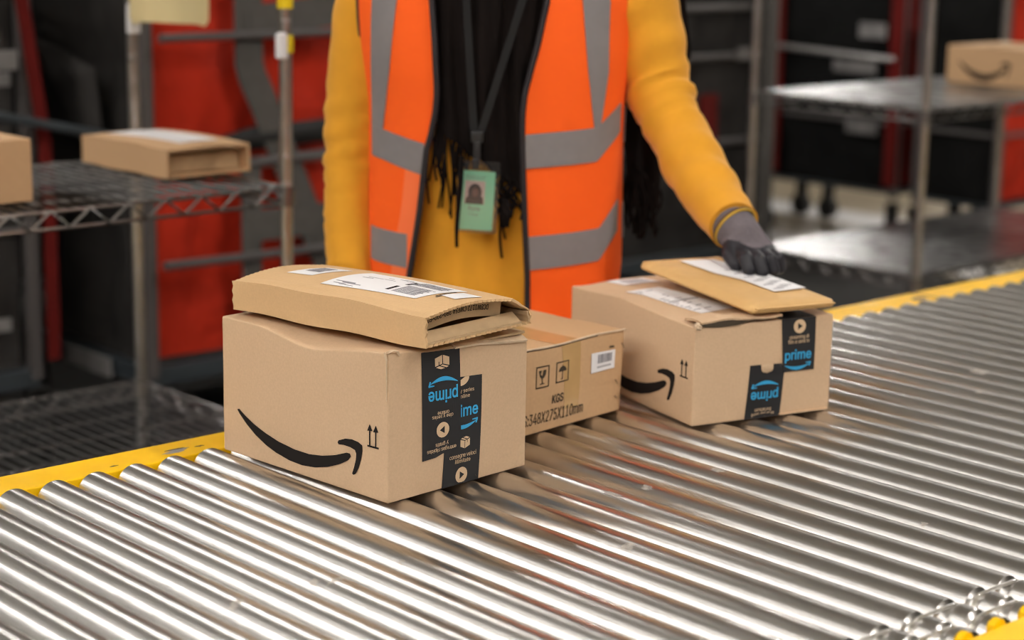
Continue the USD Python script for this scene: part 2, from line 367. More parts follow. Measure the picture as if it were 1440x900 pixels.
for k in range(-15, 66):
    part(near_rail, 'bolt_boss', lathe([(-18.6, .0), (-18.55, .20), (-18.42, .20), (-18.36, .14), (-18.36, 0)], 'y', (k + .5, 0, -.02), 12), yellow, smooth=25)
prof = [(.0, 0), (.0, .36), (-.012, .395), (-.045, .43), (-.09, RR), (-17.0, RR), (-17.06, .44), (-17.12, .36), (-17.2, .345), (-17.28, .36), (-17.34, .43), (-17.4, .445), (-17.66, .445), (-17.72, .42), (-17.78, .36), (-17.84, .345), (-17.9, .36), (-17.96, .42), (-18.0, .44), (-18.22, .44), (-18.26, .42)]
prof = [(a, b) for a, b in prof]
for k in range(-14, 64):
    r = part(conv, 'roller', lathe(prof[::-1], 'y', (k, 0, -RR), 56), steel, smooth=25)
    part(r, 'bearing_cap', lathe([(-18.45, 0), (-18.45, .20), (-18.34, .30), (-18.3, .40), (-18.22, .40)], 'y', (k, 0, -RR), 24), black_plastic)
    # round belt linking this roller with the next
    yb = -17.2 if k % 2 else -17.84; a = .375; t = np.linspace(-math.pi / 2, math.pi / 2, 10)
    right = [(k + 1 + a * math.cos(q), yb, -RR + a * math.sin(q)) for q in t]; left = [(k - a * math.cos(q), yb, -RR - a * math.sin(q)) for q in t]
    part(conv, 'drive_belt', tube(right + left, .036, 8, closed=True), belt_mat, smooth=True)
scuff = mat('dried_tape_residue', (.42, .385, .35), .55, metal=.25, var=.4, vscale=150.)
for k, yc, th, wd, ln in ((8, -11.05, 35, 26, .26), (10, -8.55, 20, 16, .5), (11, -8.6, 25, 22, .2), (0, -8.8, 20, 40, .16), (2, -9.0, 10, 50, .12), (2, -8.65, 40, 20, .2), (14, -13.94, 45, 14, .12), (26, -7.05, 5, 50, .5), (4, -8.8, 42, 16, .08), (13, -8.8, 5, 28, .3), (24, -8.4, 10, 30, .2)):
    rs = random.Random(k * 7 + int(yc * 10)); A_ = np.radians(np.linspace(th - wd / 2, th + wd / 2, 7)); G = []
    for a in A_:
        j0, j1 = rs.uniform(-.05, .05), rs.uniform(-.05, .05); G.append([(k - (RR + .004) * math.sin(a), yc - ln / 2 + j0 + (ln + j1 - j0) * w, -RR + (RR + .004) * math.cos(a)) for w in np.linspace(0, 1, 4)])
    part(conv, 'tape_scrap', sheet(np.array(G), .004), scuff, smooth=True, label='scrap of old tape stuck on a roller')
part(conv, 'bed_pan', bx(-16, 66, -18.5, .15, -2.3, -2.1), dark_metal)
for x in (-14, 12, 38, 64):
    for y in (-18.9, .5):
        l = part(conv, 'support_leg', bx(x - .6, x + .6, y - .3, y + .3, FLOOR + .2, -2.4, .05), yellow)
        part(l, 'foot_plate', bx(x - 1.1, x + 1.1, y - .9, y + .9, FLOOR, FLOOR + .2, .05), dark_metal)
    part(conv, 'cross_brace', bx(x - .3, x + .3, -18.6, .2, -5.2, -4.6, .05), dark_metal)

# ---------------------------------------------------------------- cartons on the rollers
SMILE = [(5.092, 1.092), (5.02, 1.115), (4.787, 1.001), (4.461, .87), (4.047, .744), (3.592, .63), (3.053, .566), (2.522, .57), (2.086, .635), (1.657, .748), (1.276, .888), (1.171, .888), (1.142, .831), (1.234, .725), (1.488, .582), (1.915, .41), (2.349, .296), (2.79, .243), (3.236, .258), (3.687, .34), (4.052, .457), (4.42, .622), (4.744, .813), (5.0, 1.004)]
HEAD = [(1.558, 1.059), (1.528, 1.108), (1.317, 1.187), (1.107, 1.217), (.9, 1.198), (.784, 1.151), (.776, 1.024), (.817, .844), (.9, .625), (1.004, .459), (1.075, .423), (1.109, .45), (1.046, .593), (.983, .779), (.962, .927), (1.004, 1.004), (1.15, 1.036), (1.359, 1.043), (1.528, 1.022)]
def round_poly(p, r=.03):
    g = Polygon(p)
    return g.buffer(r * .7).buffer(-r * .7)
SMILE_G = unary_union([round_poly(SMILE), round_poly(HEAD)])
ARROWS = unary_union([sbox(.53, 1.19, .56, 1.56), poly((.545, 1.632), (.62, 1.49), (.47, 1.505)), sbox(.345, 1.19, .375, 1.56), poly((.36, 1.633), (.435, 1.49), (.285, 1.505)), sbox(.27, 1.165, .615, 1.20)])
def smile_small(w, h):
    """smile with arrow head under the tape's word, about w wide and h high, origin at its left end"""
    t = np.linspace(0, 1, 16)
    lo = [(w * a * .94, -h * math.sin(math.pi * (a * .86 + .06)) * .95) for a in t]
    hi = [(w * a * .94, -h * math.sin(math.pi * (a * .86 + .06)) * .95 + h * .50 * math.sin(math.pi * (a * .93 + .04))) for a in t[::-1]]
    head = poly((w * .80, h * .05), (w * .99, h * .12), (w * 1.0, h * -.02), (w * .955, h * -.55), (w * .91, h * -.5), (w * .94, h * -.1), (w * .80, -h * .08))
    return unary_union([Polygon(lo + hi).buffer(0), head.buffer(0)])
def prime(u, v, w, flip=False, what=2):
    """the tape's blue word with the smile below it: base line v, width w"""
    g = [text_at('prime', 0, 0, w * .30, w, bold=True), affinity.translate(smile_small(w, w * .22), -w / 2, -w * .14)]
    g = unary_union(g) if what == 2 else g[what]
    if flip: g = affinity.rotate(g, 180, origin=(0, 0))
    return affinity.translate(g, u, v)
def play(u, v, r, ry=None, flip=False):
    ry = ry or r
    c = affinity.scale(Polygon([(math.cos(t), math.sin(t)) for t in np.linspace(0, 2 * math.pi, 40, endpoint=False)]), r, ry, origin=(0, 0))
    s = -1 if flip else 1
    return affinity.translate(c.difference(poly((-.3 * r * s, .5 * ry), (-.3 * r * s, -.5 * ry), (.5 * r * s, 0))), u, v)
def box_icon(u, v, w, h, flip=False):
    g = unary_union([poly((-.5, -.30), (-.5, .28), (-.06, .12), (-.06, -.5)), poly((.0, -.5), (.0, .12), (.5, .28), (.5, -.30)), poly((-.45, .34), (-.02, .18), (.12, .24), (-.3, .42)), poly((.2, .27), (.45, .36), (.1, .5), (-.2, .45))])
    g = g.difference(sbox(.2, -.05, .26, .25))
    g = affinity.scale(g, w, h, origin=(0, 0))
    if flip: g = affinity.rotate(g, 180, origin=(0, 0))
    return affinity.translate(g, u, v)

class Carton:
    """a closed carton: near corner o (lowest corner nearest the camera), turned by deg; w along its taped face, d back along its printed face"""
    def __init__(s, name, label, o, deg, w, d, h, mtl, seed, bulge=.05, top=None, lean=0):
        s.o, s.deg, s.w, s.d, s.h, s.seed, s.bulge, s.topz, s.lean = np.array([*o, .012]), deg, w, d, h, seed, bulge, top, lean
        a = math.radians(deg); s.ux, s.uy = np.array([math.cos(a), math.sin(a), 0]), np.array([-math.sin(a), math.cos(a), 0])
        c = s.o + s.ux * w / 2 + s.uy * d / 2
        s.t = thing(name, label, 'cardboard box', c)
        v, f = bx(0, w, 0, d, 0, h, .045, .28)
        s.body = part(s.t, 'carton', (s.warp(s.place(v)), f), mtl, smooth=40)
        s.front = Frame(s.o, s.ux, (0, 0, 1)); s.left = Frame(s.o, s.uy, (0, 0, 1)); s.left.n = -s.ux; s.top = Frame(s.o + np.array([0, 0, h]), s.ux, s.uy)
    def place(s, v): return s.o + v[:, :1] * s.ux + v[:, 1:2] * s.uy + v[:, 2:] * np.array([0, 0, 1.])
    def local(s, P): q = P - s.o; return np.stack([q @ s.ux, q @ s.uy, q[:, 2]], 1)
    def warp(s, P):
        L = s.local(P); x, y, z = L[:, 0] / s.w, L[:, 1] / s.d, np.clip(L[:, 2] / s.h, 0, 1.2)
        k = s.bulge; b = lambda a, c: np.clip(16 * a * (1 - a) * c * (1 - c), 0, 1)
        out = np.array(P, float); q = 1.0 + .0 * x
        out -= (s.uy[None] * (k * b(x, z) * np.clip(1 - y * 2, 0, 1))[:, None]); out += s.uy[None] * (k * b(x, z) * np.clip(y * 2 - 1, 0, 1))[:, None]
        out -= (s.ux[None] * (k * b(y, z) * np.clip(1 - x * 2, 0, 1))[:, None]); out += s.ux[None] * (k * b(y, z) * np.clip(x * 2 - 1, 0, 1))[:, None]
        if s.topz is not None: out[:, 2] += s.topz(L[:, 0], L[:, 1]) * np.clip(z * 1.6 - .6, 0, 1)
        out += (nz(P * 1.1 + s.seed, 3)[:, None] - .5) * .03 * (z > .02)[:, None]
        if s.lean: out += s.ux[None] * (s.lean * np.clip(z, 0, 1))[:, None]
        return out
    def print(s, name, face, shape, mtl, h=.010, th=.006, label=None, under=None, edge=.3):
        fr = {'front': s.front, 'left': s.left, 'top': s.top}[face]
        v, f = decal(fr, shape, h, th, s.warp, edge)
        if face == 'left': f = f[:, ::-1]
        return part(under or s.t, name, (v, f), mtl, smooth=False, label=label)

# --- the large carton in front
topA = lambda x, y: .02 + .10 * np.exp(-((x / .8) ** 2 + (y / .8) ** 2)) - .22 * np.clip(x / 4.2, 0, 1) ** 2 * np.clip(1 - y / 4, 0, 1) - .22 * np.exp(-((x / .6) ** 2)) * np.exp(-((y - 2.6) / 1.1) ** 2)
A = Carton('cardboard_box', 'large brown box with black tape standing under the open-ended mailer', (5.54, -6.07), 3.6, 4.22, 5.66, 3.16, kraft, 11, top=topA)
A.print('printed_smile', 'left', SMILE_G, ink, label='black smile arrow printed on the long side')
A.print('arrow_symbol', 'left', ARROWS, ink, label='two small black up arrows')
t1 = poly((.93, 3.12), (2.06, 3.12), (2.06, 2.3), (2.08, 1.2), (2.1, .8), (1.62, .80), (1.56, .82), (1.35, .765), (.955, .745), (.94, 1.6))
t2 = poly((1.575, .012), (2.69, .012), (2.71, 1.2), (2.735, 2.452), (2.0, 2.47), (2.0, .9), (1.6, .8))
T2 = A.print('parcel_tape', 'front', t2, tape_black, .008, .006, label='black printed parcel tape, lower strip')
T1 = A.print('parcel_tape', 'front', t1, tape_black, .014, .006, label='black printed parcel tape, upper strip')
H = .022
vis2 = t2.difference(t1.buffer(.01))
A.print('tape_print', 'front', unary_union([box_icon(1.525, 2.87, .42, .31, True), play(1.537, 1.37, .185, .178, True), text_at('online', 1.55, 1.80, .085, .34, True), text_at('cine y series', 1.53, 1.715, .085, .62, True), text_at('y gratis', 1.52, 1.075, .085, .38, True), text_at('entregas rápidas', 1.515, .955, .085, .86, True)]), tape_tan, H, .004, label='tan lettering and icons, upside down', under=T1, edge=None)
A.print('tape_print', 'front', prime(1.545, 2.25, .87, True, what=0), tape_blue, H, .004, label='blue word, upside down', under=T1, edge=None)
A.print('tape_smile', 'front', prime(1.545, 2.25, .87, True, what=1), tape_blue, H, .004, label='blue smile arrow, upside down', under=T1, edge=None)
A.print('tape_print', 'front', unary_union([box_icon(2.225, .95, .29, .27), text_at('consegne veloci', 2.17, .625, .095, .81), text_at('illimitate', 2.17, .505, .09, .47), play(2.147, .225, .178, .178), play(2.07, 2.46, .26, .19).intersection(vis2), text_at('cine y series', 2.13, 2.115, .085, .70).intersection(vis2), text_at('online', 2.17, 1.99, .085, .36).intersection(vis2)]), tape_tan, H - .004, .004, label='tan lettering and icons', under=T2, edge=None)
A.print('tape_print', 'front', prime(2.17, 1.57, .87, what=0).intersection(vis2), tape_blue, H - .004, .004, label='blue end of the word', under=T2, edge=None)
A.print('tape_smile', 'front', prime(2.17, 1.57, .87, what=1).intersection(vis2), tape_blue, H - .004, .004, label='blue end of the smile arrow', under=T2, edge=None)
# top flap edges and torn corner
def crumple(c, r, seed, sq=(1, 1, 1)):
    m = trimesh.creation.icosphere(3, 1.0); v = np.array(m.vertices)
    v = v * (1 + .7 * (nz(v * 2.3 + seed, seed)[:, None] - .5) + .5 * (nz(v * 5 + seed, seed + 1)[:, None] - .5)) * np.array(sq) * r
    return v + np.array(c), np.array(m.faces)
part(A.t, 'flap', (A.place(np.vstack([bx(1.0, 4.15, .02, 1.9, 3.12, 3.18, .02)[0]])) + np.array([0, 0, -.02]), bx(1.0, 4.15, .02, 1.9, 3.12, 3.18, .02)[1]), kraft_in, label='loose top flap edge under the mailer')
fl = []
xs = np.linspace(1.9, 4.15, 26)
P = np.zeros((26, 4, 3))
for i, x in enumerate(xs):
    zt = A.h + topA(x, 0) + .012 * math.sin(x * 3.1) + .02 * (nz(np.array([[x * 2.2, 3, 1]]), 2)[0] - .5)
    for j, (yy, dz) in enumerate([(-.06, -.02), (.1, .06), (.5, .09), (.9, .08)]): P[i, j] = A.o + A.ux * x + A.uy * yy + np.array([0, 0, zt + dz])
part(A.t, 'flap', sheet(P, .05), kraft_torn, smooth=40, label='torn lip of the top flap')
def curl(pts, w0, w1, side, bend, n=14):
    """a torn strip of paper along pts, its width going from w0 to w1, bent up at its edges"""
    p = np.asarray(pts, float); q = np.stack([np.interp(np.linspace(0, len(p) - 1, n), np.arange(len(p)), p[:, k]) for k in range(3)], 1); side = np.asarray(side, float)
    t = np.gradient(q, axis=0); t /= np.linalg.norm(t, axis=1, keepdims=True); nn = np.cross(t, side); nn /= np.linalg.norm(nn, axis=1, keepdims=True)
    w = np.linspace(w0, w1, n) * (1 + .25 * (nz(q * 9, 3) - .5) * 2)
    return sheet(np.stack([q + side * (w * k)[:, None] + nn * (bend * (k * 2) ** 2 * w)[:, None] for k in np.linspace(-.5, .5, 7)], 1), .012)
co = A.o; dg = (A.ux - A.uy) / math.sqrt(2)
part(A.t, 'torn_corner', join([curl([co + dg * -.05 + [0, 0, 3.30], co + dg * -.02 + [0, 0, 3.12], co + dg * -.025 + [0, 0, 2.75], co + dg * -.03 + [0, 0, 2.25]], .20, .03, (A.ux * .75 + A.uy * .66), -.15),
    curl([co + A.ux * .02 + A.uy * .08 + [0, 0, 3.24], co + A.ux * .09 - A.uy * .02 + [0, 0, 3.31], co + A.ux * .20 - A.uy * .04 + [0, 0, 3.30], co + A.ux * .27 - A.uy * .03 + [0, 0, 3.19]], .13, .06, A.uy, .4)]), kraft_torn, smooth=40, label='torn and curled paper at the top corner')

# --- the flat carton between the two big ones
topB = lambda x, y: .02 * np.sin(x * 2)
B = Carton('cardboard_box', 'low brown box printed KGS, between the two taped boxes', (9.99, -4.135), 4.9, 4.97, 3.78, 2.10, kraft_brown, 23, .04, topB, .12)
sh = lambda g: affinity.translate(g, 4.97, 0)
frame_ = lambda x0, y0, x1, y1, t=.028: sbox(x0, y0, x1, y1).difference(sbox(x0 + t, y0 + t, x1 - t, y1 - t))
glass_icon = unary_union([poly((-3.24, 1.56), (-3.13, 1.56), (-3.17, 1.47), (-3.11, 1.42), (-3.07, 1.56), (-2.97, 1.56), (-2.99, 1.44), (-3.05, 1.37), (-3.11, 1.36), (-3.18, 1.40)), sbox(-3.115, 1.24, -3.09, 1.37), sbox(-3.18, 1.22, -3.02, 1.245)])
umb = unary_union([Polygon([(-2.37 + .14 * math.cos(t), 1.42 + .13 * math.sin(t)) for t in np.linspace(0, math.pi, 14)]), sbox(-2.38, 1.22, -2.36, 1.42), sbox(-2.42, 1.215, -2.36, 1.235), sbox(-2.38, 1.53, -2.36, 1.58)])
B.print('symbol_print', 'front', sh(unary_union([frame_(-3.33, 1.13, -2.86, 1.66), glass_icon, frame_(-2.605, 1.145, -2.142, 1.672), umb])), ink_shade_brown, label='fragile and keep dry symbols in frames', edge=None)
B.print('stencil_print', 'front', sh(text_at('KGS', -2.49, .66, .20, .41, bold=True)), ink_shade_brown, label='stencilled letters KGS', edge=None)
B.print('stencil_print', 'front', sh(text_at('MEAS:348X275X110mm', -2.83, .232, .29, 2.66)), ink_shade_brown, label='stencilled carton size in millimetres', edge=None)
tb = B.print('packing_tape', 'front', sh(poly((-2.42, 2.06), (-1.71, 2.06), (-1.68, .44), (-1.9, .40), (-2.22, .43), (-2.3, 1.3))), tape_clear, .004, .004, label='strip of clear brown packing tape')
B.print('packing_tape', 'top', sbox(2.4, 0, 3.2, 4.0), tape_clear, .006, .004, label='glossy tape along the top seam')
lb = B.print('barcode_label', 'front', sh(poly((-1.29, 1.655), (-.36, 1.645), (-.36, 1.168), (-1.28, 1.17))), paper, .012, .005, label='small white barcode label')
rb = random.Random(3); bars = []; x = -1.05
while x < -.49:
    w = rb.choice([.008, .014, .02]); bars.append(sbox(x, 1.375, x + w, 1.59)); x += w + rb.choice([.008, .012, .018])
B.print('barcode', 'front', sh(unary_union(bars + [sbox(-1.05 + k * .055, 1.26, -1.05 + k * .055 + .035, 1.30) for k in range(10)])), ink_soft, .019, .003, label='grey bars and digits', under=lb, edge=None)
B.print('tab_mark', 'front', sh(poly((-.60, 1.705), (-.58, 1.76), (-.42, 1.755), (-.405, 1.70))), ink_shade_brown, edge=None)
for (a, b) in (((-.13, 1.78), (-.02, 1.61)), ((-.30, .84), (-.19, .70)), ((-.27, .42), (-.15, .31))):
    B.print('staple', 'front', sh(poly((a[0], a[1]), (a[0] + .04, a[1]), (b[0] + .03, b[1]), (b[0], b[1] + .03))), chip_dark, edge=None)
part(B.t, 'lid_edge', (B.warp(B.place(bx(-.02, 4.99, -.03, .02, 2.085, 2.125, .01, .3)[0])), bx(-.02, 4.99, -.03, .02, 2.085, 2.125, .01, .3)[1]), kraft_torn)
part(B.t, 'lid_gap', (B.warp(B.place(bx(0.0, 3.9, -.012, .03, 2.055, 2.082, .005, .3)[0])), bx(0.0, 3.9, -.012, .03, 2.055, 2.082, .005, .3)[1]), ink_shade_brown, label='dark strip painted for the shaded gap under the lid')  # dark strip in place of the shade below the lid

# --- the carton under the envelope
topC = lambda x, y: -.03 + .10 * np.exp(-((y - 4) / 2) ** 2) - .10 * np.exp(-((x - .2) / 1) ** 2) * np.clip((y - 3.5) / 2, 0, 1)
Cc = Carton('cardboard_box', 'taped brown box under the padded envelope, with a crushed top edge', (15.17, -5.96), -14.7, 4.18, 6.12, 2.52, kraft, 37, top=topC)
Cc.print('printed_smile', 'left', SMILE_G, ink, label='black smile arrow printed on the side')
Cc.print('arrow_symbol', 'left', affinity.translate(ARROWS, -.06, 0), ink, label='two small black up arrows')
c1 = poly((2.565, 2.53), (3.615, 2.53), (3.61, 1.114), (2.665, 1.137), (2.62, 1.3)); c2 = poly((1.64, 1.41), (1.965, 1.407), (1.98, 1.27), (2.02, 1.21), (2.157, 1.175), (2.30, 1.21), (2.346, 1.25), (2.351, 1.392), (2.6, 1.38), (2.679, 1.136), (2.623, .012), (1.564, .012))
K2 = Cc.print('parcel_tape', 'front', c2, tape_black, .008, .006, label='black printed parcel tape, lower strip')
K1 = Cc.print('parcel_tape', 'front', c1, tape_black, .014, .006, label='black printed parcel tape, upper strip')
Cc.print('parcel_tape', 'top', sbox(2.56, .02, 3.61, 1.4), tape_black, .008, .006, label='black parcel tape folded over the top edge')
Cc.print('tape_print', 'front', unary_union([play(3.113, 2.31, .185, .185), text_at('streaming di', 3.105, 1.985, .10, .60), text_at('film e serie tv', 3.095, 1.865, .10, .66)]), tape_tan, H, .004, label='tan lettering and play icon', under=K1, edge=None)
Cc.print('tape_print', 'front', prime(3.09, 1.445, .82, what=0), tape_blue, H, .004, label='blue word', under=K1, edge=None)
Cc.print('tape_smile', 'front', prime(3.09, 1.445, .82, what=1), tape_blue, H, .004, label='blue smile arrow', under=K1, edge=None)
Cc.print('tape_print', 'front', unary_union([text_at('livraison', 2.1, .255, .10, .49, True), text_at('en un jour ouvré', 2.1, .135, .10, .68, True), box_icon(2.16, 1.31, .34, .22, True)]), tape_tan, H - .006, .004, label='tan lettering, upside down', under=K2, edge=None)
Cc.print('tape_print', 'front', prime(2.115, .70, .82, True, what=0), tape_blue, H - .006, .004, label='blue word, upside down', under=K2, edge=None)
Cc.print('tape_smile', 'front', prime(2.115, .70, .82, True, what=1), tape_blue, H - .006, .004, label='blue smile arrow, upside down', under=K2, edge=None)
def plabel(C, shape, lines, name='shipping_label', seed=1, hh=.014):
    l = C.print(name, 'top', shape, paper, hh, .006, label='white shipping label')
    C.print('label_print', 'top', lines, ink_soft, hh + .008, .003, under=l, edge=.5)
L1 = poly((.55, 4.20), (1.62, 4.26), (2.17, 1.52), (1.02, 1.30))
rl = random.Random(8)
lines = unary_union([affinity.rotate(sbox(.8 + .42 * k, y, .8 + .42 * k + rl.uniform(.08, .3), y + .05), 10, origin=(1.3, 2.8)) for y in np.arange(1.7, 4.1, .16) for k in range(2) if rl.random() < .55] + [affinity.rotate(sbox(.85, 2.62, 1.85, 2.70), 8, origin=(1.3, 2.8))]).intersection(L1.buffer(-.06))
plabel(Cc, L1, lines)
L2 = poly((1.0, 5.95), (2.05, 5.78), (2.12, 5.0), (1.05, 5.05))
plabel(Cc, L2, unary_union([sbox(1.25, y, 1.9, y + .05) for y in np.arange(5.2, 5.75, .12)]), 'address_label')
xs = np.linspace(.15, 2.56, 30); P = np.zeros((30, 4, 3)); P2 = np.zeros((30, 4, 3))
for i, x in enumerate(xs):
    n1 = nz(np.array([[x * 4, 1., 2.]]), 5)[0] - .5; sag = .07 * math.sin(math.pi * min(1, (x - .15) / 1.6)) ** 2
    for j, yy in enumerate((-.05 + .06 * n1, .12, .4, .7)): P[i, j] = Cc.o + Cc.ux * x + Cc.uy * yy + np.array([0, 0, 2.60 + .03 * n1 + [.0, .03, .02, -.03][j] + sag * .4])
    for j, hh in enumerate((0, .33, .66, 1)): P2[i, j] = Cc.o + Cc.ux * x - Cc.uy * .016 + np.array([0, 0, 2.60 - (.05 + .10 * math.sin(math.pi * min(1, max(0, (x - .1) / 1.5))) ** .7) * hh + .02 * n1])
part(Cc.t, 'flap', sheet(P, .05), kraft, smooth=40, label='wavy torn lip of the top flap')
part(Cc.t, 'flap_gap', sheet(P2, .03), ink_shade_brown, label='dark strip painted for the shade under the crushed flap')  # shade of the open flap drawn as a dark sheet
part(Cc.t, 'torn_corner', crumple(Cc.o + Cc.ux * .08 + np.array([0, 0, 2.52]), .09, 4), kraft_torn, smooth=40)
part(Cc.t, 'bottom_flap', (Cc.place(bx(2.6, 4.1, -.05, .3, .02, .06, .01)[0]), bx(2.6, 4.1, -.05, .3, .02, .06, .01)[1]), kraft)

# --- open-ended book mailer on the large carton
def sleeve(parent_label, o, deg, w, L, h, z, mtl, tilt=0., flare=.35, bulge=.13, open_text=True, name='book_mailer', thick=.055, serr=.02):
    a = math.radians(deg); ux, uy = np.array([math.cos(a), math.sin(a), 0]), np.array([-math.sin(a), math.cos(a), 0]); o3 = np.array([*o, z])
    t = thing(name, parent_label, 'cardboard mailer', o3 + ux * w / 2 + uy * L / 2)
    def outline(off):
        pts = []
        n = 40
        for k in range(n + 1): pts.append((off + (w - 2 * off) * k / n, off))                     # bottom
        wt = w - flare
        for k in range(1, 7): q = k / 7; pts.append((w - off - flare * max(0, (q - .45) / .55) , off + (h - 2 * off) * q))
        for k in range(n + 1): x = wt - off - (wt - 2 * off) * k / n; pts.append((x, h - off + bulge * math.sin(math.pi * (x / wt)) ** 1.2))
        for k in range(1, 6): pts.append((off, h - off - (h - 2 * off) * k / 6))
        return np.array(pts)
    out, inn = outline(0), outline(thick); ny = 26
    def ring(prof, y, k, end):
        b = 1 + (.6 * math.sin(math.pi * y / L)); v = np.array(prof, float)
        zz = np.where(v[:, 1] > h * .5, h * .5 + (v[:, 1] - h * .5), v[:, 1])
        s = (serr * ((np.arange(len(v)) % 2) * 2 - 1)) if end else 0
        g = o3 + v[:, :1] * ux + (y + np.broadcast_to(s, len(v)))[:, None] * uy; g = np.array(g)
        g[:, 2] = z + zz + .07 * math.sin(math.pi * y / L) * (v[:, 1] > h * .6) + tilt * y - .02 * math.sin(y * 2.2) * (v[:, 0] < .3)
        return g
    ys = np.concatenate([[0, .06], np.linspace(.2, L - .2, ny), [L - .06, L]])
    RO = [ring(out, y, i, i in (0, len(ys) - 1)) for i, y in enumerate(ys)]; RI = [ring(inn, y, i, i in (0, len(ys) - 1)) for i, y in enumerate(ys)]
    k = len(out); v = np.vstack(RO + RI); n = len(ys); f1 = grid_faces(n, k, True); f2 = grid_faces(n, k, True)[:, ::-1] + n * k
    e = np.arange(k); e2 = (e + 1) % k; rim = []
    for i, flip in ((0, 0), (n - 1, 1)):
        q = np.stack([i * k + e, n * k + i * k + e, n * k + i * k + e2, i * k + e2], 1); q = q[:, ::-1] if flip else q
        rim += [q[:, [0, 1, 2]], q[:, [0, 2, 3]]]
    m = outward((v, np.vstack([f1, f2] + rim)))
    part(t, 'sleeve', m, mtl, smooth=35)
    def topz(u, vv): return z + h + bulge * np.sin(np.pi * np.clip(u / (w - flare), 0, 1)) ** 1.2 + .07 * np.sin(np.pi * np.clip(vv / L, 0, 1)) + tilt * vv
    def onto(shape, hgt=.006, th=.006, edge=.3):
        g = decal(Frame((0, 0, 0), (1, 0, 0), (0, 1, 0)), shape, 0, th, None, edge); q = g[0]
        P = o3[None] * [1, 1, 0] + q[:, :1] * ux + q[:, 1:2] * uy; P[:, 2] = topz(q[:, 0], q[:, 1]) + hgt + q[:, 2]
        return P, g[1]
    return t, o3, ux, uy, onto
mt, mo, mx, my, monto = sleeve('flat brown book mailer with serrated open end, lying on the large box', (6.23, -6.45), 7.6, 3.46, 6.0, .66, 3.37, kraft_warm, tilt=-.006, flare=.62, bulge=.13)
lab = poly((.60, 3.75), (2.28, 3.77), (2.26, .84), (.82, 1.06)); ml = part(mt, 'shipping_label', monto(lab, .012, .006), paper, smooth=False, label='large white shipping label')
rl = random.Random(21)
def strokes(n, x0, x1, y0, y1, wmin, wmax, t):
    return [sbox(x, y, x + rl.uniform(t * .6, t), y + rl.uniform(wmin, wmax)) for x, y in [(rl.uniform(x0, x1), rl.uniform(y0, y1)) for _ in range(n)]]
pr = strokes(6, .75, 1.0, 2.6, 3.4, .3, .7, .035) + strokes(5, 1.5, 1.9, 2.4, 3.2, .15, .5, .03) + strokes(14, 1.7, 2.1, 1.2, 2.4, .1, .3, .03) + strokes(6, 1.1, 2.0, 1.0, 1.5, .05, .15, .04)
bars = [sbox(.95 + .9 * 0, y, 1.55, y + w) for y, w in [(1.22 + .035 * k, rl.choice([.008, .014, .02])) for k in range(20)]] + [sbox(1.7, y, 2.1, y + w) for y, w in [(1.1 + .04 * k, .018) for k in range(22)]]
part(ml, 'label_print', monto(unary_union([affinity.rotate(g, 0) for g in pr + bars]).intersection(lab.buffer(-.05)), .020, .003, .5), ink_soft, smooth=False, label='grey address lines and barcodes')
for b4 in ((.98, 2.02, 1.36, 2.12), (1.58, 1.98, 1.95, 2.08)): part(ml, 'black_bar', monto(sbox(*b4), .021, .003, .5), ink, smooth=False, label='thick black bar')
l2 = poly((1.0, 5.25), (2.08, 5.02), (2.18, 4.30), (1.05, 4.48)); m2 = part(mt, 'barcode_label', monto(l2, .012, .006), paper, smooth=False, label='smaller white barcode label at the far end')
part(m2, 'barcode', monto(unary_union([sbox(1.35 + .035 * k, 4.55, 1.35 + .035 * k + rl.choice([.01, .02]), 5.0) for k in range(18)]), .020, .003, .5), ink_soft, smooth=False)
part(mt, 'sticker', monto(poly((1.37, .80), (2.0, .70), (2.02, .20), (1.32, .36)), .016, .006), paper, smooth=False, label='little white sticker with a lifted corner')
part(mt, 'printed_bar', monto(unary_union([sbox(1.28, .86, 1.95, .90), sbox(1.2, .78, 1.42, .83)]), .006, .003, .5), ink_shade_brown, smooth=False)
# inside of the open end: a lip turned in behind the serrated edge carries the printed code
def mpt(u, v, h): return mo + u * mx + v * my + np.array([0, 0, h])
arch = lambda u: .66 - .06 + .13 * np.sin(np.pi * np.clip(np.asarray(u, float) / 2.84, 0, 1)) ** 1.2
P = np.array([[mpt(u, .32 + .05 * w, float(arch(u)) - .01 - .36 * w) for w in np.linspace(0, 1, 5)] for u in np.linspace(.07, 2.80, 24)])
part(mt, 'inner_lip', sheet(P, .03), kraft_in, smooth=40)
g = glyphs('DCBW1172 CWF5A 280x200x50-31', .12); g = affinity.scale(g, 2.2 / (g.bounds[2] - g.bounds[0]), 1.0, origin=(0, 0)); g = affinity.translate(affinity.rotate(g, 180, origin=(0, 0)), 2.38, -.10)
v, f = decal(Frame((0, 0, 0), (1, 0, 0), (0, 1, 0)), g, 0, .004)
vv = np.array([mpt(a, .32 + .05 * (-b / .36) - .024 - c, float(arch(a)) + b) for a, b, c in v])
part(mt, 'inner_print', (vv, f), ink, smooth=False, label='black code printed upside down inside the mouth')
P = np.array([[mpt(u, y, .08 + .22 * max(0, y - .05) / .3) for y in np.linspace(.0, .30, 8)] for u in np.linspace(.07, 3.15, 12)])
part(mt, 'inner_flap', sheet(P, .04), kraft_in, label='inner flap sloping up inside the mouth')
P = np.array([[mpt(3.38 - .05 * (h > .2), y, h) for h in np.linspace(.06, .3, 4)] for y in np.linspace(-.02, 5.9, 16)])
part(mt, 'inner_wall', sheet(P, .04), kraft_in)

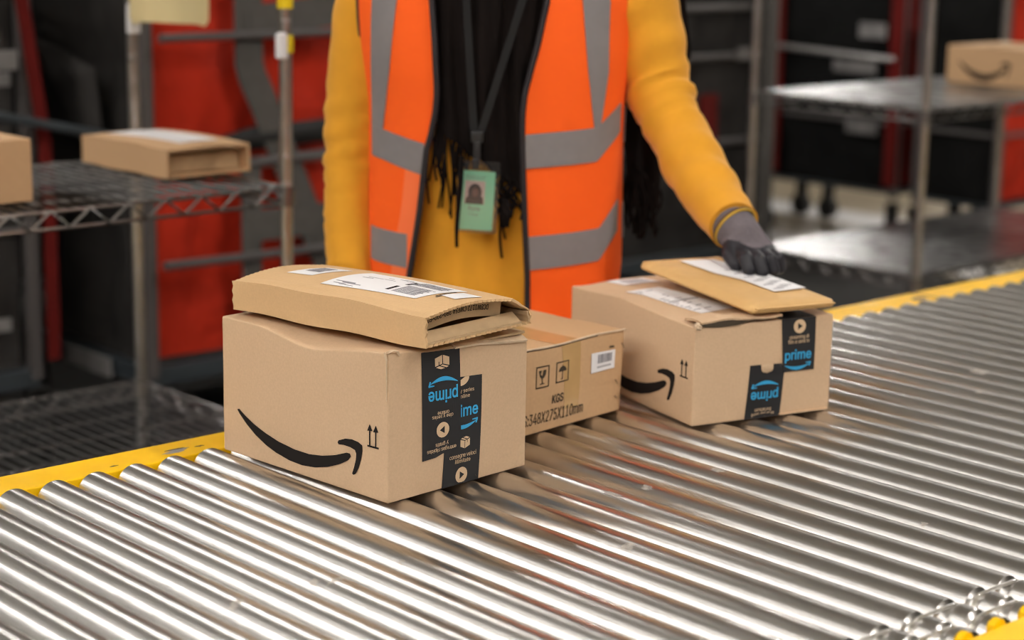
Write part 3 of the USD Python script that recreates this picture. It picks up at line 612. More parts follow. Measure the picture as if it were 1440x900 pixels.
# --- padded envelope on the carton
en = np.array([16.62, -6.50]); ea, eb = np.array([math.cos(math.radians(-14)), math.sin(math.radians(-14))]), np.array([math.sin(math.radians(12.3)), math.cos(math.radians(12.3))])
EW, EL = 2.68, 5.1
env_t = thing('padded_envelope', 'golden padded envelope on top of the right box, under the gloved hand', 'envelope', (*(en + ea * 1.3 + eb * 2.5), 2.7))
nu, nv = 25, 41; U, V = np.meshgrid(np.linspace(0, 1, nu), np.linspace(0, 1, nv), indexing='ij')
edge = np.clip(np.minimum(np.minimum(U, 1 - U) * EW, np.minimum(V, 1 - V) * EL) / .45, 0, 1); puff = np.sqrt(np.clip(edge * (2 - edge), 0, 1))
X = en[0] + U * EW * ea[0] + V * EL * eb[0]; Y = en[1] + U * EW * ea[1] + V * EL * eb[1]
inset = .10 * (1 - puff)
def ez(U, V): return 2.80 + .30 * V - .03 * U
zt = ez(U, V) + .16 * puff + .03 * (nz(np.stack([U * 5, V * 9, U * 0], -1), 4) - .5) * puff; zb = ez(U, V) - .10 * puff
# rounded corners
cx, cy = (U - .5) * EW, (V - .5) * EL
rr = .30; qx, qy = np.clip(np.abs(cx) - (EW / 2 - rr), 0, None), np.clip(np.abs(cy) - (EL / 2 - rr), 0, None); ql = np.hypot(qx, qy); sc = np.where(ql > rr, rr / np.maximum(ql, 1e-9), 1)
cx = np.sign(cx) * (np.minimum(np.abs(cx), EW / 2 - rr) + qx * sc); cy = np.sign(cy) * (np.minimum(np.abs(cy), EL / 2 - rr) + qy * sc)
X = en[0] + (cx + EW / 2) * ea[0] + (cy + EL / 2) * eb[0]; Y = en[1] + (cx + EW / 2) * ea[1] + (cy + EL / 2) * eb[1]
topv = np.stack([X, Y, zt + .02], -1).reshape(-1, 3); botv = np.stack([X, Y, zb - .02], -1).reshape(-1, 3); fg = grid_faces(nu, nv); k = nu * nv
idx = np.arange(k).reshape(nu, nv); rim = np.concatenate([idx[0, :], idx[1:, -1], idx[-1, -2::-1], idx[-2:0:-1, 0]]); r2 = np.roll(rim, -1); sd = np.stack([rim, rim + k, r2 + k, r2], 1)
part(env_t, 'padded_pouch', outward((np.vstack([topv, botv]), np.vstack([fg, fg[:, ::-1] + k, sd[:, [0, 1, 2]], sd[:, [0, 2, 3]]]))), envel, smooth=50)
def eonto(shape, hgt, th=.006, edge=.25):
    q, f = decal(Frame((0, 0, 0), (1, 0, 0), (0, 1, 0)), shape, 0, th, None, edge); u, w = q[:, 0] / EW, q[:, 1] / EL
    P = np.stack([en[0] + q[:, 0] * ea[0] + q[:, 1] * eb[0], en[1] + q[:, 0] * ea[1] + q[:, 1] * eb[1], ez(u, w) + .20 + hgt + q[:, 2]], 1); return P, f
el = part(env_t, 'shipping_label', eonto(poly((.95, 4.5), (1.95, 4.4), (2.3, 3.4), (2.42, 1.0), (1.35, .9), (1.32, 2.2), (1.05, 3.0)), .012), paper, smooth=False, label='crumpled white shipping label')
part(el, 'label_print', eonto(unary_union([sbox(1.5 + .2 * (k % 3), 1.1 + .14 * k, 1.62 + .22 * (k % 3) + .2, 1.15 + .14 * k) for k in range(16)]), .020, .003, .5), ink_soft, smooth=False)
P = np.array([[np.array([en[0] + u * ea[0] + v * eb[0], en[1] + u * ea[1] + v * eb[1], ez(u / EW, v / EL) + .055]) for v in np.linspace(-.03, .42, 5)] for u in np.linspace(.15, 2.55, 12)])
part(env_t, 'seam_flap', sheet(P, .03), envel, smooth=40)

# ---------------------------------------------------------------- wire shelving
def wire_shelf(unit, x0, x1, y0, y1, z, sheet_liner=False, tag_label=None):
    sh = part(unit, 'shelf', join([join([rod(a, b, .065, 8) for a, b in (((x0, y0, z), (x1, y0, z)), ((x1, y0, z), (x1, y1, z)), ((x1, y1, z), (x0, y1, z)), ((x0, y1, z), (x0, y0, z)))]),
        join([rod(a, b, .06, 8) for a, b in (((x0, y0, z - .55), (x1, y0, z - .55)), ((x1, y0, z - .55), (x1, y1, z - .55)), ((x1, y1, z - .55), (x0, y1, z - .55)), ((x0, y1, z - .55), (x0, y0, z - .55)))])]), chrome, smooth=40)
    ds = []
    n = int((x1 - x0) / .50)
    for k in range(1, n): x = x0 + (x1 - x0) * k / n; ds.append(rod((x, y0, z + .05), (x, y1, z + .05), .038, 6))
    for k in range(1, 5): y = y0 + (y1 - y0) * k / 5; ds.append(rod((x0, y, z - .05), (x1, y, z - .05), .06, 6))
    part(sh, 'deck_wires', join(ds), chrome_dark, smooth=40, kind='stuff')
    sn = []
    for a, b in (((x0, y0), (x1, y0)), ((x1, y0), (x1, y1)), ((x0, y0), (x0, y1)), ((x0, y1), (x1, y1))):
        a, b = np.array(a), np.array(b); L = np.linalg.norm(b - a); m = max(2, int(round(L / 1.45))); q = []
        for k in range(m * 2 + 1): p = a + (b - a) * k / (m * 2); q += [(*p, z + .02 if k % 2 else z - .53)]
        nrm = np.array([-(b - a)[1], (b - a)[0]]) / L * .07
        sn.append(tube([(x - nrm[0], y - nrm[1], zz) for x, y, zz in q], .055, 6))
    part(sh, 'truss_wire', join(sn), chrome, smooth=40)
    for x in (x0, x1):
        for y in (y0, y1): part(sh, 'corner_collar', lathe([(z - .62, .30), (z - .62, .36), (z + .08, .31), (z + .08, .26)], 'z', (x, y, 0), 14), chrome)
    if sheet_liner: part(sh, 'shelf_liner', bx(x0 + .15, x1 - .15, y0 + .15, y1 - .15, z + .11, z + .17, .02), liner, label='smooth grey sheet covering the wires')
    return sh
def post(unit, x, y, ztop):
    prof = [(FLOOR + .5, 0), (FLOOR + .5, .225)]
    zz = FLOOR + 1
    while zz < ztop - .3: prof += [(zz - .02, .225), (zz, .212), (zz + .02, .225)]; zz += .924
    prof += [(ztop - .1, .225), (ztop, .16), (ztop, 0)]
    p = part(unit, 'post', lathe(prof, 'z', (x, y, 0), 16), chrome_dull, smooth=35)
    part(p, 'foot', lathe([(FLOOR, 0), (FLOOR, .42), (FLOOR + .18, .42), (FLOOR + .5, .15), (FLOOR + .55, 0)], 'z', (x, y, 0), 16), rubber)
    return p
SL = (-1.5, 19.55, 17.1, 27.0)
sl = thing('wire_shelving', 'chrome wire shelving unit behind the left stretch of yellow rail', 'shelving', (9, 22, FLOOR))
for x in SL[:2]:
    for y in SL[2:]:
        p = post(sl, x, y, 20)
        if x > 0 and y < 20:
            for z0, z1 in ((9.0, 9.45), (7.5, 8.1)): part(p, 'yellow_band', lathe([(z0, .2), (z0, .275), (z1, .275), (z1, .2)], 'z', (x, y, 0), 16), yellow_gloss, label='bright yellow band round the post')
            part(p, 'clip', bx(x - .50, x - .12, y - .36, y - .06, 7.30, 8.20, .1), paper, label='small white clip')
        if x > 0 and y > 20: part(p, 'clip', bx(x - .35, x + .15, y - .4, y - .15, 7.6, 8.7, .06), paper)
for z in (2.85, -6.0): wire_shelf(sl, *SL, z)
wire_shelf(sl, *SL, 14.5)
SR = (61.0, 85.0, 20.1, 31.4)
sr = thing('wire_shelving', 'chrome wire shelving unit with grey sheet shelves at the right', 'shelving', (72, 26, FLOOR))
for x in SR[:2]:
    for y in SR[2:]: post(sr, x, y, 20)
for z in (2.85, -5.75): wire_shelf(sr, *SR, z, True)
wire_shelf(sr, *SR, 14.5)
# what lies on the shelves
mt2, o2, ux2, uy2, onto2 = sleeve('open-ended flat mailer on the upper left wire shelf', (16.9, 20.5), 1.5, 3.55, 5.6, 1.0, 2.98, kraft_brown, flare=.03, bulge=.04, serr=.0, thick=.09)
part(mt2, 'shipping_label', onto2(poly((.9, 5.3), (2.9, 5.2), (3.0, 1.2), (1.2, 1.0)), .01), paper, smooth=False, label='white label on the top')
part(mt2, 'inner_block', (lambda m: (rotz(m[0], 1.5, (16.9, 20.5)), m[1]))(bx(17.05, 20.3, 21.0, 25.9, 3.10, 3.72, .03)), kraft_in, label='wrapped item inside the mouth')
def small_carton(name, label, x0, x1, y0, y1, z0, z1, deg, m, dec=None):
    c = ((x0 + x1) / 2, (y0 + y1) / 2); t = thing(name, label, 'cardboard box', (*c, z0))
    v, f = bx(x0, x1, y0, y1, z0, z1, .05, .6); part(t, 'carton', (rotz(v, deg, c), f), m, smooth=40)
    v, f = bx(x0 + .05, x1 - .05, (y0 + y1) / 2 - .35, (y0 + y1) / 2 + .35, z1 - .01, z1 + .015); part(t, 'packing_tape', (rotz(v, deg, c), f), tape_clear)
    return t, c
small_carton('cardboard_box', 'brown box cut off by the left edge, on the upper left wire shelf', 6.9, 10.75, 18.7, 24.0, 2.97, 5.0, 0, kraft_brown)
bt, bc = small_carton('cardboard_box', 'box with a smile mark on the upper right shelf', 75.4, 81.0, 23.6, 29.0, 3.03, 5.15, 0, kraft_brown)
fr = Frame((75.4, 29.0, 3.03), (0, -1, 0), (0, 0, 1))
part(bt, 'printed_smile', decal(fr, affinity.translate(affinity.scale(SMILE_G, -.80, 1.2, origin=(0, 0)), 4.9, -.1), .01, .01), ink, smooth=False, label='dark smile arrow on its side')
v, f = decal(Frame((75.4, 23.6, 3.03), (1, 0, 0), (0, 0, 1)), affinity.translate(affinity.scale(SMILE_G, -.8, 1.1, origin=(0, 0)), 5.1, 0), .01, .01); part(bt, 'printed_smile', (v, f), ink, smooth=False)
# paper hanging from the back post of the left unit
pt = thing('paper_sheet', 'cream paper sheet hanging from the rear post of the left shelving', 'paper', (20.6, 26.2, 8))
P = np.array([[np.array([18.95 + .25 * (1 - w) * 0 + 3.5 * u, 26.15 - .25 * math.sin(u * 3.1) + .12 * math.sin(u * 9) * (1 - w), 8.1 - .22 * u + (.18 * (1 - abs(2 * u - 1) ** 6) - .18) * (1 - w) + 2.6 * w]) for u in np.linspace(0, 1, 20)] for w in np.linspace(0, 1, 10)])
P[0, 0] += [.12, 0, .12]; P[0, -1] += [-.2, 0, .2]
part(pt, 'sheet', sheet(P, .02), paper_cream, smooth=True)
part(pt, 'hanging_tie', rod((19.6, 26.15, 10.5), (19.6, 26.6, 12), .05, 6), paper)

# ---------------------------------------------------------------- bag carts behind
def cloth(o, a, b, n, na, nb, amp, seed, thick=.08, sag=.0):
    """a fabric panel from o along a and b, billowing along n"""
    o, a, b, n = (np.asarray(q, float) for q in (o, a, b, n)); U, V = np.meshgrid(np.linspace(0, 1, na), np.linspace(0, 1, nb), indexing='ij')
    la, lb = np.linalg.norm(a), np.linalg.norm(b)
    w = (meshkit.fbm(np.stack([U * la * .35 + seed, V * lb * .22, U * 0 + seed], -1), 3, seed) - .5) * 2 * amp + sag * np.sin(np.pi * U) * np.sin(np.pi * V)
    e = np.clip(np.minimum(U, 1 - U) * 8, 0, 1) * np.clip(np.minimum(V, 1 - V) * 8, 0, 1)
    P = o + U[..., None] * a + V[..., None] * b + (w * (.3 + .7 * e))[..., None] * n
    return sheet(P, thick)
def strap(path_pts, width, n, thick=.10, flat=None):
    """webbing along a path, flat across 'flat' direction"""
    p = np.asarray(path_pts, float); fl = np.asarray(flat, float)
    # resample
    d = np.r_[0, np.cumsum(np.linalg.norm(np.diff(p, axis=0), axis=1))]; s = np.linspace(0, d[-1], n); q = np.stack([np.interp(s, d, p[:, k]) for k in range(3)], 1)
    t = np.gradient(q, axis=0); t /= np.linalg.norm(t, axis=1, keepdims=True); side = np.cross(t, fl); side /= np.linalg.norm(side, axis=1, keepdims=True)
    P = np.stack([q + side * width * k for k in (-.5, -.17, .17, .5)], 1); return sheet(P, thick)
def cart(label, x0, x1, y0, y1, zb, zt, side_m, front_m, seed, straps=True, labels=(), group=None, rails=True, tray_h=1.0):
    t = thing('bag_cart', label, 'cart', ((x0 + x1) / 2, (y0 + y1) / 2, FLOOR), group)
    part(t, 'base_tray', bx(x0 - .2, x1 + .2, y0 - .2, y1 + .2, zb - tray_h, zb - .1, .1), tray)
    for x in (x0, x1):
        for y in (y0, y1):
            part(t, 'frame_post', bx(x - .3, x + .3, y - .3, y + .3, zb - .6, zt, .06), cartgrey)
            c = part(t, 'caster', join([lathe([(-.35, 0), (-.35, .9), (.35, .9), (.35, 0)], 'x', (x, y, FLOOR + .92), 20)]), rubber)
            part(c, 'caster_fork', join([bx(x - .5, x - .4, y - .3, y + .3, FLOOR + .8, zb - 1.0), bx(x + .4, x + .5, y - .3, y + .3, FLOOR + .8, zb - 1.0), bx(x - .5, x + .5, y - .4, y + .4, zb - 1.15, zb - 1.0)]), dark_metal)
    for z in (zt - .2, zb + (zt - zb) * .31) if rails else (zt - .2,):
        for a, b in (((x0, y0), (x1, y0)), ((x1, y0), (x1, y1)), ((x1, y1), (x0, y1)), ((x0, y1), (x0, y0))): part(t, 'rail', rod((*a, z), (*b, z), .16, 8), cartgrey)
    part(t, 'side_panel', cloth((x0 + .45, y1 - .4, zb), (0, y0 - y1 + .8, 0), (0, 0, zt - zb - .3), (-1, 0, 0), 24, 30, .8, seed), side_m, smooth=True)
    part(t, 'side_panel', cloth((x1 - .45, y0 + .4, zb), (0, y1 - y0 - .8, 0), (0, 0, zt - zb - .3), (1, 0, 0), 24, 30, .5, seed + 1), side_m, smooth=True)
    part(t, 'front_panel', cloth((x0 + .4, y0 + .5, zb), (x1 - x0 - .8, 0, 0), (0, 0, zt - zb - .3), (0, -1, 0), 40, 40, .9, seed + 2), front_m, smooth=True)
    part(t, 'back_panel', cloth((x1 - .4, y1 - .5, zb), (x0 - x1 + .8, 0, 0), (0, 0, zt - zb - .3), (0, 1, 0), 20, 20, .5, seed + 3), side_m, smooth=True)
    part(t, 'bag_floor', bx(x0 + .3, x1 - .3, y0 + .3, y1 - .3, zb - .1, zb + .15, .05), side_m)
    for (face, u0, u1, w0, w1) in labels:
        if face == 'side': part(t, 'label_plate', bx(x0 - .55, x0 - .42, min(u0, u1), max(u0, u1), w0, w1, .03), label_grey, label='pale label plate')
        else: part(t, 'label_plate', bx(min(u0, u1), max(u0, u1), y0 - .62, y0 - .5, w0, w1, .03), label_grey, label='pale label plate')
    return t
c2 = cart('tall bag cart with red front and charcoal side behind the left shelving', 27.4, 45.0, 39.1, 50.2, -8.9, 12, fabric_dark, fabric_red, 3, rails=False, labels=[('side', 42.0, 46.2, -9.95, -9.0)])
fy = 38.0
part(c2, 'strap', strap([(32.4, fy, 11), (32.4, fy, 4.9), (33.0, fy - .1, 3.6), (35.8, fy, -2.5), (37.8, fy, -6.5)], 1.55, 30, flat=(0, -1, 0)), strap_grey, smooth=40, label='wide grey strap hanging down, then slanting across the red front')
part(c2, 'strap', strap([(32.4, fy - .1, 7.1), (37.8, fy - .1, 7.6), (44.5, fy, 8.6)], 1.5, 20, flat=(0, -1, 0)), strap_grey, smooth=40)
part(c2, 'strap', strap([(32.4, fy - .05, .4), (32.4, fy - .05, -8.7)], 1.1, 16, flat=(0, -1, 0)), strap_grey, smooth=40)
part(c2, 'strap', strap([(31.9, fy - .1, -2.55), (44.5, fy - .1, -2.55)], 1.5, 16, flat=(0, -1, 0)), strap_grey, smooth=40)
P = np.array([[np.array([x, fy + .1 - .25 * math.sin(math.pi * w), 1.55 + .03 * (x - 30) + (w - .5) * np.clip((x - 29.6) / 3, .05, 1) * 1.1]) for w in np.linspace(0, 1, 6)] for x in np.linspace(29.6, 44.5, 24)])
part(c2, 'bag_mouth', sheet(P, .06), rubber, smooth=True, label='dark sheet painted for the shaded slit of the bag opening')  # black sheet stands for the dark inside the opening
part(c2, 'rail', rod((27.4, 38.0, .35), (45, 38.0, .75), .28, 8), cartgrey)
part(c2, 'rail', rod((27.4, 37.7, 6.5), (45, 37.7, 6.5), .20, 8), cartgrey)
part(c2, 'rail', rod((27.4, 37.7, -3.9), (45, 37.7, -4.1), .22, 8), cartgrey)
part(c2, 'side_flap', cloth((26.7, 47.6, 2.2), (0, -6.2, -1.2), (0, .6, 3.9), (-1, 0, 0), 16, 16, .9, 7, sag=.5), fabric_dark, smooth=True)
c1 = cart('bag cart with charcoal sides and a red lining edge at the far left', 9.5, 23.2, 42.5, 55, -8.9, 12, fabric_dark, fabric_dark, 13, labels=[('front', 21.5, 22.6, 5.0, 5.9), ('front', 21.3, 22.2, 4.3, 4.9), ('front', 20.6, 21.8, -6.9, -6.3)])
part(c1, 'red_edge', strap([(22.3, 41.6, 11), (22.9, 41.6, 7), (23.6, 41.6, 2), (23.75, 41.6, -2), (23.75, 41.6, -8.5)], .62, 20, flat=(0, -1, 0)), fabric_deep_red, smooth=40, label='red lining edge')
part(c1, 'tray_lip', rod((14, 41.3, 4.7), (26.3, 40.6, 1.9), .24, 10), tray, smooth=40, label='blue-grey bar across the front')
g5 = 'far carts along the back'
cart('charcoal bag cart standing behind the raised arm', 53, 66, 60, 72, -8.9, 13, fabric_dark, fabric_dark, 33, labels=[('side', 62, 65.5, 2.0, 3.4)])
c4 = cart('black and red bag cart at the right edge behind the right shelving', 104.4, 113, 44.0, 51.2, -8.9, 8, fabric_black, fabric_red, 43, tray_h=.35)
c3 = cart('black bag cart with a red rear edge, second in the right row', 104.4, 113, 53.4, 66.5, -8.9, 8, fabric_black, fabric_deep_red, 53, tray_h=.35, labels=[('side', 54.6, 57.2, 3.0, 4.2), ('side', 55.4, 59.6, .2, 1.2), ('side', 55.0, 58.0, -4.6, -3.6)])
part(c3, 'red_edge', bx(103.7, 104.0, 64.9, 67.0, -8.5, 8), fabric_deep_red, label='red rear edge')
part(c3, 'red_edge', bx(103.7, 104.0, 52.9, 54.0, -8.5, 8), fabric_deep_red)
part(c3, 'rail', rod((103.6, 53.4, 1.5), (103.6, 66.5, 1.9), .22, 8), chrome_dull)
cart('dark bag cart deep in the right row', 104.4, 113, 69.5, 84, -8.9, 8, fabric_black, fabric_deep_red, 63, tray_h=.35, labels=[('side', 71, 74.4, 2.6, 3.6)])
cg = cart('grey framed cart between the worker and the right shelving', 60.0, 77.6, 45, 57, -8.9, 9, fabric_dark, fabric_dark, 73, rails=False, labels=[('front', 74.6, 76.6, 3.2, 4.0)])
for z in (6.6, 3.5, -2.0): part(cg, 'rail', rod((60.0, 44.6, z), (77.6, 44.6, z), .22, 8), cartgrey)
part(cg, 'corner_upright', bx(77.1, 78.0, 43.9, 44.7, -9.5, 9.5, .1), strap_grey, label='thick grey corner upright')
part(cg, 'red_edge', bx(71.0, 72.6, 44.2, 44.4, -3.6, 1.2), fabric_deep_red, label='dark red panel edge')
for k, (x, y) in enumerate(((27, 62), (44, 80), (8, 68), (-10, 60), (64, 92), (88, 96))):
    cart(['dark cart behind the red cart', 'dark cart behind the orange vest', 'dark cart behind the far left cart', 'dark cart beyond the left edge', 'dark cart against the back wall', 'dark cart in the corner by the right row'][k], x, x + 15, y, y + 12, -8.9, 15, fabric_black, fabric_black, 83 + k)
shade_t = thing('floor_mat', 'dark sheet standing in for the shaded floor along the far side of the conveyor', 'mat', (30, 20, FLOOR))
part(shade_t, 'mat', bx(-30, 98, 1.5, 110, FLOOR + .02, FLOOR + .15, .05), floor_shade)  # dark sheet laid where the floor is only in shade
fl2 = thing('floor_line', 'white painted line on the tan floor under the right carts', 'floor marking', (112, 65, FLOOR))
part(fl2, 'paint', decal(Frame((0, 0, FLOOR), (1, 0, 0), (0, 1, 0)), unary_union([sbox(99.5, 40, 104, 128), sbox(112, 58, 118, 100)]), .005, .01), line_white, smooth=False)

# ---------------------------------------------------------------- the worker behind the conveyor
PT = np.array([17.7, 5.0, 0.0]); PR = np.array([math.sin(YAW), -math.cos(YAW), 0]); PF = np.array([-math.cos(YAW), -math.sin(YAW), 0])
def wl(p):
    """(s, t, z): s to the picture's right, t towards the camera, z up"""
    p = np.asarray(p, float); q = p[..., :1] * PR + p[..., 1:2] * PF + PT; q[..., 2] = p[..., 2]; return q
def wlm(m): v, f = vf(m); return outward((wl(v), f))
person = thing('person', 'person in an orange safety vest over a mustard sweater, hand resting on an envelope', 'person', (*wl(np.array([.5, 0, 0]))[:2], FLOOR))
EX = 2.4
ZS = [-4, -1.5, 1, 3, 5, 7, 8.5, 10, 11, 11.7, 12.2]
SA = [3.55, 3.60, 3.58, 3.55, 3.52, 3.55, 3.72, 3.85, 3.65, 3.0, 2.1]
SB = [2.05, 2.10, 2.10, 2.10, 2.12, 2.15, 2.15, 2.0, 1.75, 1.35, .95]
SC = [.50, .50, .50, .52, .52, .50, .45, .38, .36, .36, .36]
def surf(phi, z, off=0.0):
    """point on the clothed torso; phi 0 faces the camera"""
    a, b, c = np.interp(z, ZS, SA) + off, np.interp(z, ZS, SB) + off, np.interp(z, ZS, SC)
    s, t = np.sin(phi), np.cos(phi)
    return np.stack([c + a * np.sign(s) * np.abs(s) ** (2 / EX), b * np.sign(t) * np.abs(t) ** (2 / EX), z + 0 * phi], -1)
def phi_of(s, z, off=0.0):
    x = np.clip((s - np.interp(z, ZS, SC)) / (np.interp(z, ZS, SA) + off), -1, 1)
    return np.arcsin(np.sign(x) * np.abs(x) ** (EX / 2))
def front_t(s, z, off): return surf(phi_of(s, z, off), z, off)[..., 1]
# sweater: torso and both sleeves, one surface
def sleeve_loft(path, k=28, n=70, wr=(), seed=0):
    p = np.array(path, float); d = np.r_[0, np.cumsum(np.linalg.norm(np.diff(p[:, :3], axis=0), axis=1))]
    from scipy.interpolate import PchipInterpolator
    s = np.linspace(0, d[-1], n); q = np.stack([PchipInterpolator(d, p[:, j])(s) for j in range(4)], 1); c, r = q[:, :3], q[:, 3]
    t = np.gradient(c, axis=0); t /= np.linalg.norm(t, axis=1, keepdims=True)
    a = np.cross(t, [0, 1, 0.2]); a /= np.linalg.norm(a, axis=1, keepdims=True); b = np.cross(t, a); ang = np.arange(k) * 2 * np.pi / k
    rings = []
    for i in range(n):
        rad = np.full(k, r[i])
        for (c0, wd, amp, freq, ph, twist) in wr: rad = rad + amp * math.exp(-((s[i] - c0) / wd) ** 2) * np.sin(freq * s[i] + ph + twist * np.cos(ang + ph))
        pt = c[i] + rad[:, None] * (np.cos(ang)[:, None] * a[i] + np.sin(ang)[:, None] * b[i])
        pt = pt + (nz(pt * 1.6 + seed, seed)[:, None] - .5) * .07
        rings.append(pt)
    return loft(rings)
ph = np.arange(72) * 2 * np.pi / 72
rings = []
for z in np.concatenate([np.linspace(-3.2, 11, 60), np.linspace(11.15, 12.35, 8)]):
    P = surf(ph, np.full(72, z), -.28)
    fold = .09 * np.sin(P[:, 0] * 5.2 + .4 * math.sin(z * .7)) + .05 * np.sin(P[:, 0] * 9 + z * .5)
    P[:, 1] += fold * np.clip((P[:, 1] - .8), 0, 1) * np.clip((7.5 - z) / 3, 0, 1); rings.append(P)
torso = to_manifold(loft(rings))
armR = [(-1.9, -.1, 11.0, 1.1), (-2.75, -.2, 10.4, 1.12), (-3.10, -.25, 9.5, 1.10), (-3.25, -.3, 8.4, 1.08), (-3.42, -.3, 7.2, 1.0), (-3.56, -.25, 6.2, .93), (-3.64, -.15, 5.3, .86), (-3.68, .0, 4.4, .80), (-3.68, .2, 3.4, .77), (-3.64, .45, 2.4, .74), (-3.58, .75, 1.4, .68), (-3.52, 1.05, .5, .60)]
armL = [(2.6, -.2, 10.9, 1.2), (3.7, -.2, 10.5, 1.2), (4.45, -.15, 9.8, 1.18), (4.86, 0, 8.75, 1.07), (5.08, .15, 7.75, 1.0), (5.38, .6, 6.9, .90), (5.66, 1.0, 6.35, .86), (5.98, 1.6, 5.72, .88), (6.48, 2.6, 4.92, .84), (6.86, 3.7, 4.34, .74), (7.02, 4.25, 4.14, .70)]
SW = [(5.6, 1.1, .05, 8.5, 0, 3.2), (6.6, 1.3, .036, 13, 1, 3.4), (8.3, .9, .022, 17, 2.2, 3.0), (9.8, 1.2, .02, 9, 2, 2.5)]
LW = [(4.7, 1.0, .055, 7.0, .5, 2.6), (5.2, .9, .04, 12, 1.3, 2.4), (7.6, 1.6, .035, 5, 2, 2.6), (2.5, 1.2, .05, 5, 1, 2.2)]
mR = to_manifold(sleeve_loft(armR, wr=SW, seed=1)); mL = to_manifold(sleeve_loft(armL, wr=LW, seed=2))
sw = torso + mR + mL
part(person, 'sweater', wlm(sw), mustard, smooth=45, label='mustard long-sleeved knit sweater')
# vest
ZO = [-2, 1, 2.1, 4, 5.8, 6.2, 6.8, 7.4, 8.8, 10, 11.2, 12.2]
OL = [-2.5, -2.1, -1.87, -1.58, -1.39, -1.28, -1.16, -1.11, -1.18, -1.28, -1.2, -.9]
ORt = [1.55, 1.53, 1.51, 1.39, 1.3, 1.28, 1.28, 1.33, 1.68, 1.91, 1.9, 1.6]
VOFF = .16
def vest_fold(P):
    z = P[..., 2]; f = .10 * (meshkit.fbm(np.stack([P[..., 0] * .55, z * .16, P[..., 1] * .3], -1), 3, 4) - .5) * 2
    return f - .10 * np.clip((2.3 - z) / 1.5, 0, 1) * (1 + np.sin(P[..., 0] * 2.6 + z * 1.4) * .8)
def vest_pt(phi, z, off=0.0):
    P = surf(phi, z, VOFF); c = surf(phi, z, VOFF - .2); n = P - c; n /= np.linalg.norm(n, axis=-1, keepdims=True) + 1e-9
    return P + n * (vest_fold(P) + off)[..., None]
zz = np.linspace(-1.6, 12.1, 64)
def side_phi(z): return np.radians(np.interp(z, [6.6, 7.6, 9, 11, 12.2], [97, 84, 74, 64, 60]))
def panel(sign):
    rows = []
    for z in zz:
        p0 = float(phi_of(np.interp(z, ZO, OL if sign < 0 else ORt), z, VOFF)); p1 = sign * float(side_phi(z))
        phi = np.linspace(p0, p1, 40); rows.append(vest_pt(phi, np.full(40, z)))
    return np.array(rows)
PL, PRt = panel(-1), panel(1)
vest = part(person, 'vest', (wl(sheet(PL, .05)[0]), sheet(PL, .05)[1]), orange, smooth=50, label='fluorescent orange vest, open front')
part(vest, 'front_panel', (wl(sheet(PRt, .05)[0]), sheet(PRt, .05)[1]), orange, smooth=50)
bk = np.array([vest_pt(np.linspace(float(side_phi(z)), 2 * math.pi - float(side_phi(z)), 50), np.full(50, z)) for z in zz])
part(vest, 'back_panel', (wl(sheet(bk, .05)[0]), sheet(bk, .05)[1]), orange, smooth=50)
for e in (PL[:, 0], PRt[:, 0]): part(vest, 'piping', wlm(tube(e + np.array([0, .05, 0]), .085, 8)), piping, smooth=True, label='black piping along the open front')
for e in (PL[30:, -1], PRt[30:, -1]): part(vest, 'piping', wlm(tube(e, .075, 8)), piping, smooth=True)
zc = np.linspace(-1.5, 5.9, 30)
pk = np.array([vest_pt(np.linspace(float(phi_of(np.interp(z, ZO, OL) - .50, z, VOFF)), float(phi_of(np.interp(z, ZO, OL) - .06, z, VOFF)), 6), np.full(6, z), .05) for z in zc])
part(vest, 'placket', (wl(sheet(pk, .03)[0]), sheet(pk, .03)[1]), orange_placket, smooth=50, label='salmon facing turned out along the left edge')
def vband(zs, sa, sb, name='reflective_stripe'):
    P = np.array([vest_pt(np.linspace(float(phi_of(np.interp(z, zs, sa), z, VOFF)), float(phi_of(np.interp(z, zs, sb), z, VOFF)), 8), np.full(8, z), .045) for z in np.linspace(zs[0], zs[-1], 40)])
    part(vest, name, (wl(sheet(P, .03)[0]), sheet(P, .03)[1]), reflective, smooth=50, label='grey reflective stripe over the shoulder')
vband([5.5, 6.3, 7.9, 9.87, 11.6], [-2.98, -3.0, -2.98, -2.92, -2.4], [-2.7, -2.66, -2.44, -2.21, -1.7])
vband([6.2, 6.5, 8.0, 9.97, 11.6], [3.28, 3.26, 3.06, 2.85, 2.4], [3.42, 3.44, 3.62, 3.61, 3.1])
def hband(ss, zt, zb, off=.06):
    P = []
    for s in ss:
        col = []
        for w in np.linspace(0, 1, 8):
            z = np.interp(s[0], s[1], zb) * (1 - w) + np.interp(s[0], s[1], zt) * w; col.append(vest_pt(np.array([s[2] if s[2] is not None else float(phi_of(s[0], z, VOFF))]), np.array([z]), off)[0])
        P.append(col)
    P = np.array(P); part(vest, 'reflective_stripe', (wl(sheet(P, .03)[0]), sheet(P, .03)[1]), reflective, smooth=50, label='grey reflective band round the vest')
kL1 = [-3.6, -2.63, -1.39]; hband([(s, kL1, None) for s in np.linspace(-2.95, -1.43, 24)], [6.5, 6.27, 5.95], [5.6, 5.42, 5.05])
kL2 = [-3.6, -2.82, -1.9]; hband([(s, kL2, None) for s in np.linspace(-2.95, -1.9, 24)], [3.6, 3.44, 3.36], [2.62, 2.48, 2.38])
ext = [(4.04 + .2 * q, math.radians(80 + 100 * q)) for q in np.linspace(0, 1, 14)[1:]]
kR1 = [1.3, 3.35, 4.02, 4.3]; hband([(s, kR1, None) for s in np.linspace(1.36, 4.0, 36)], [6.27, 6.45, 7.1, 7.2], [5.32, 5.49, 6.3, 6.5])
kR2 = [1.4, 3.5, 4.04, 4.3]; hband([(s, kR2, None) for s in np.linspace(1.50, 4.02, 36)], [3.38, 3.57, 4.35, 4.6], [2.43, 2.63, 3.45, 3.7])
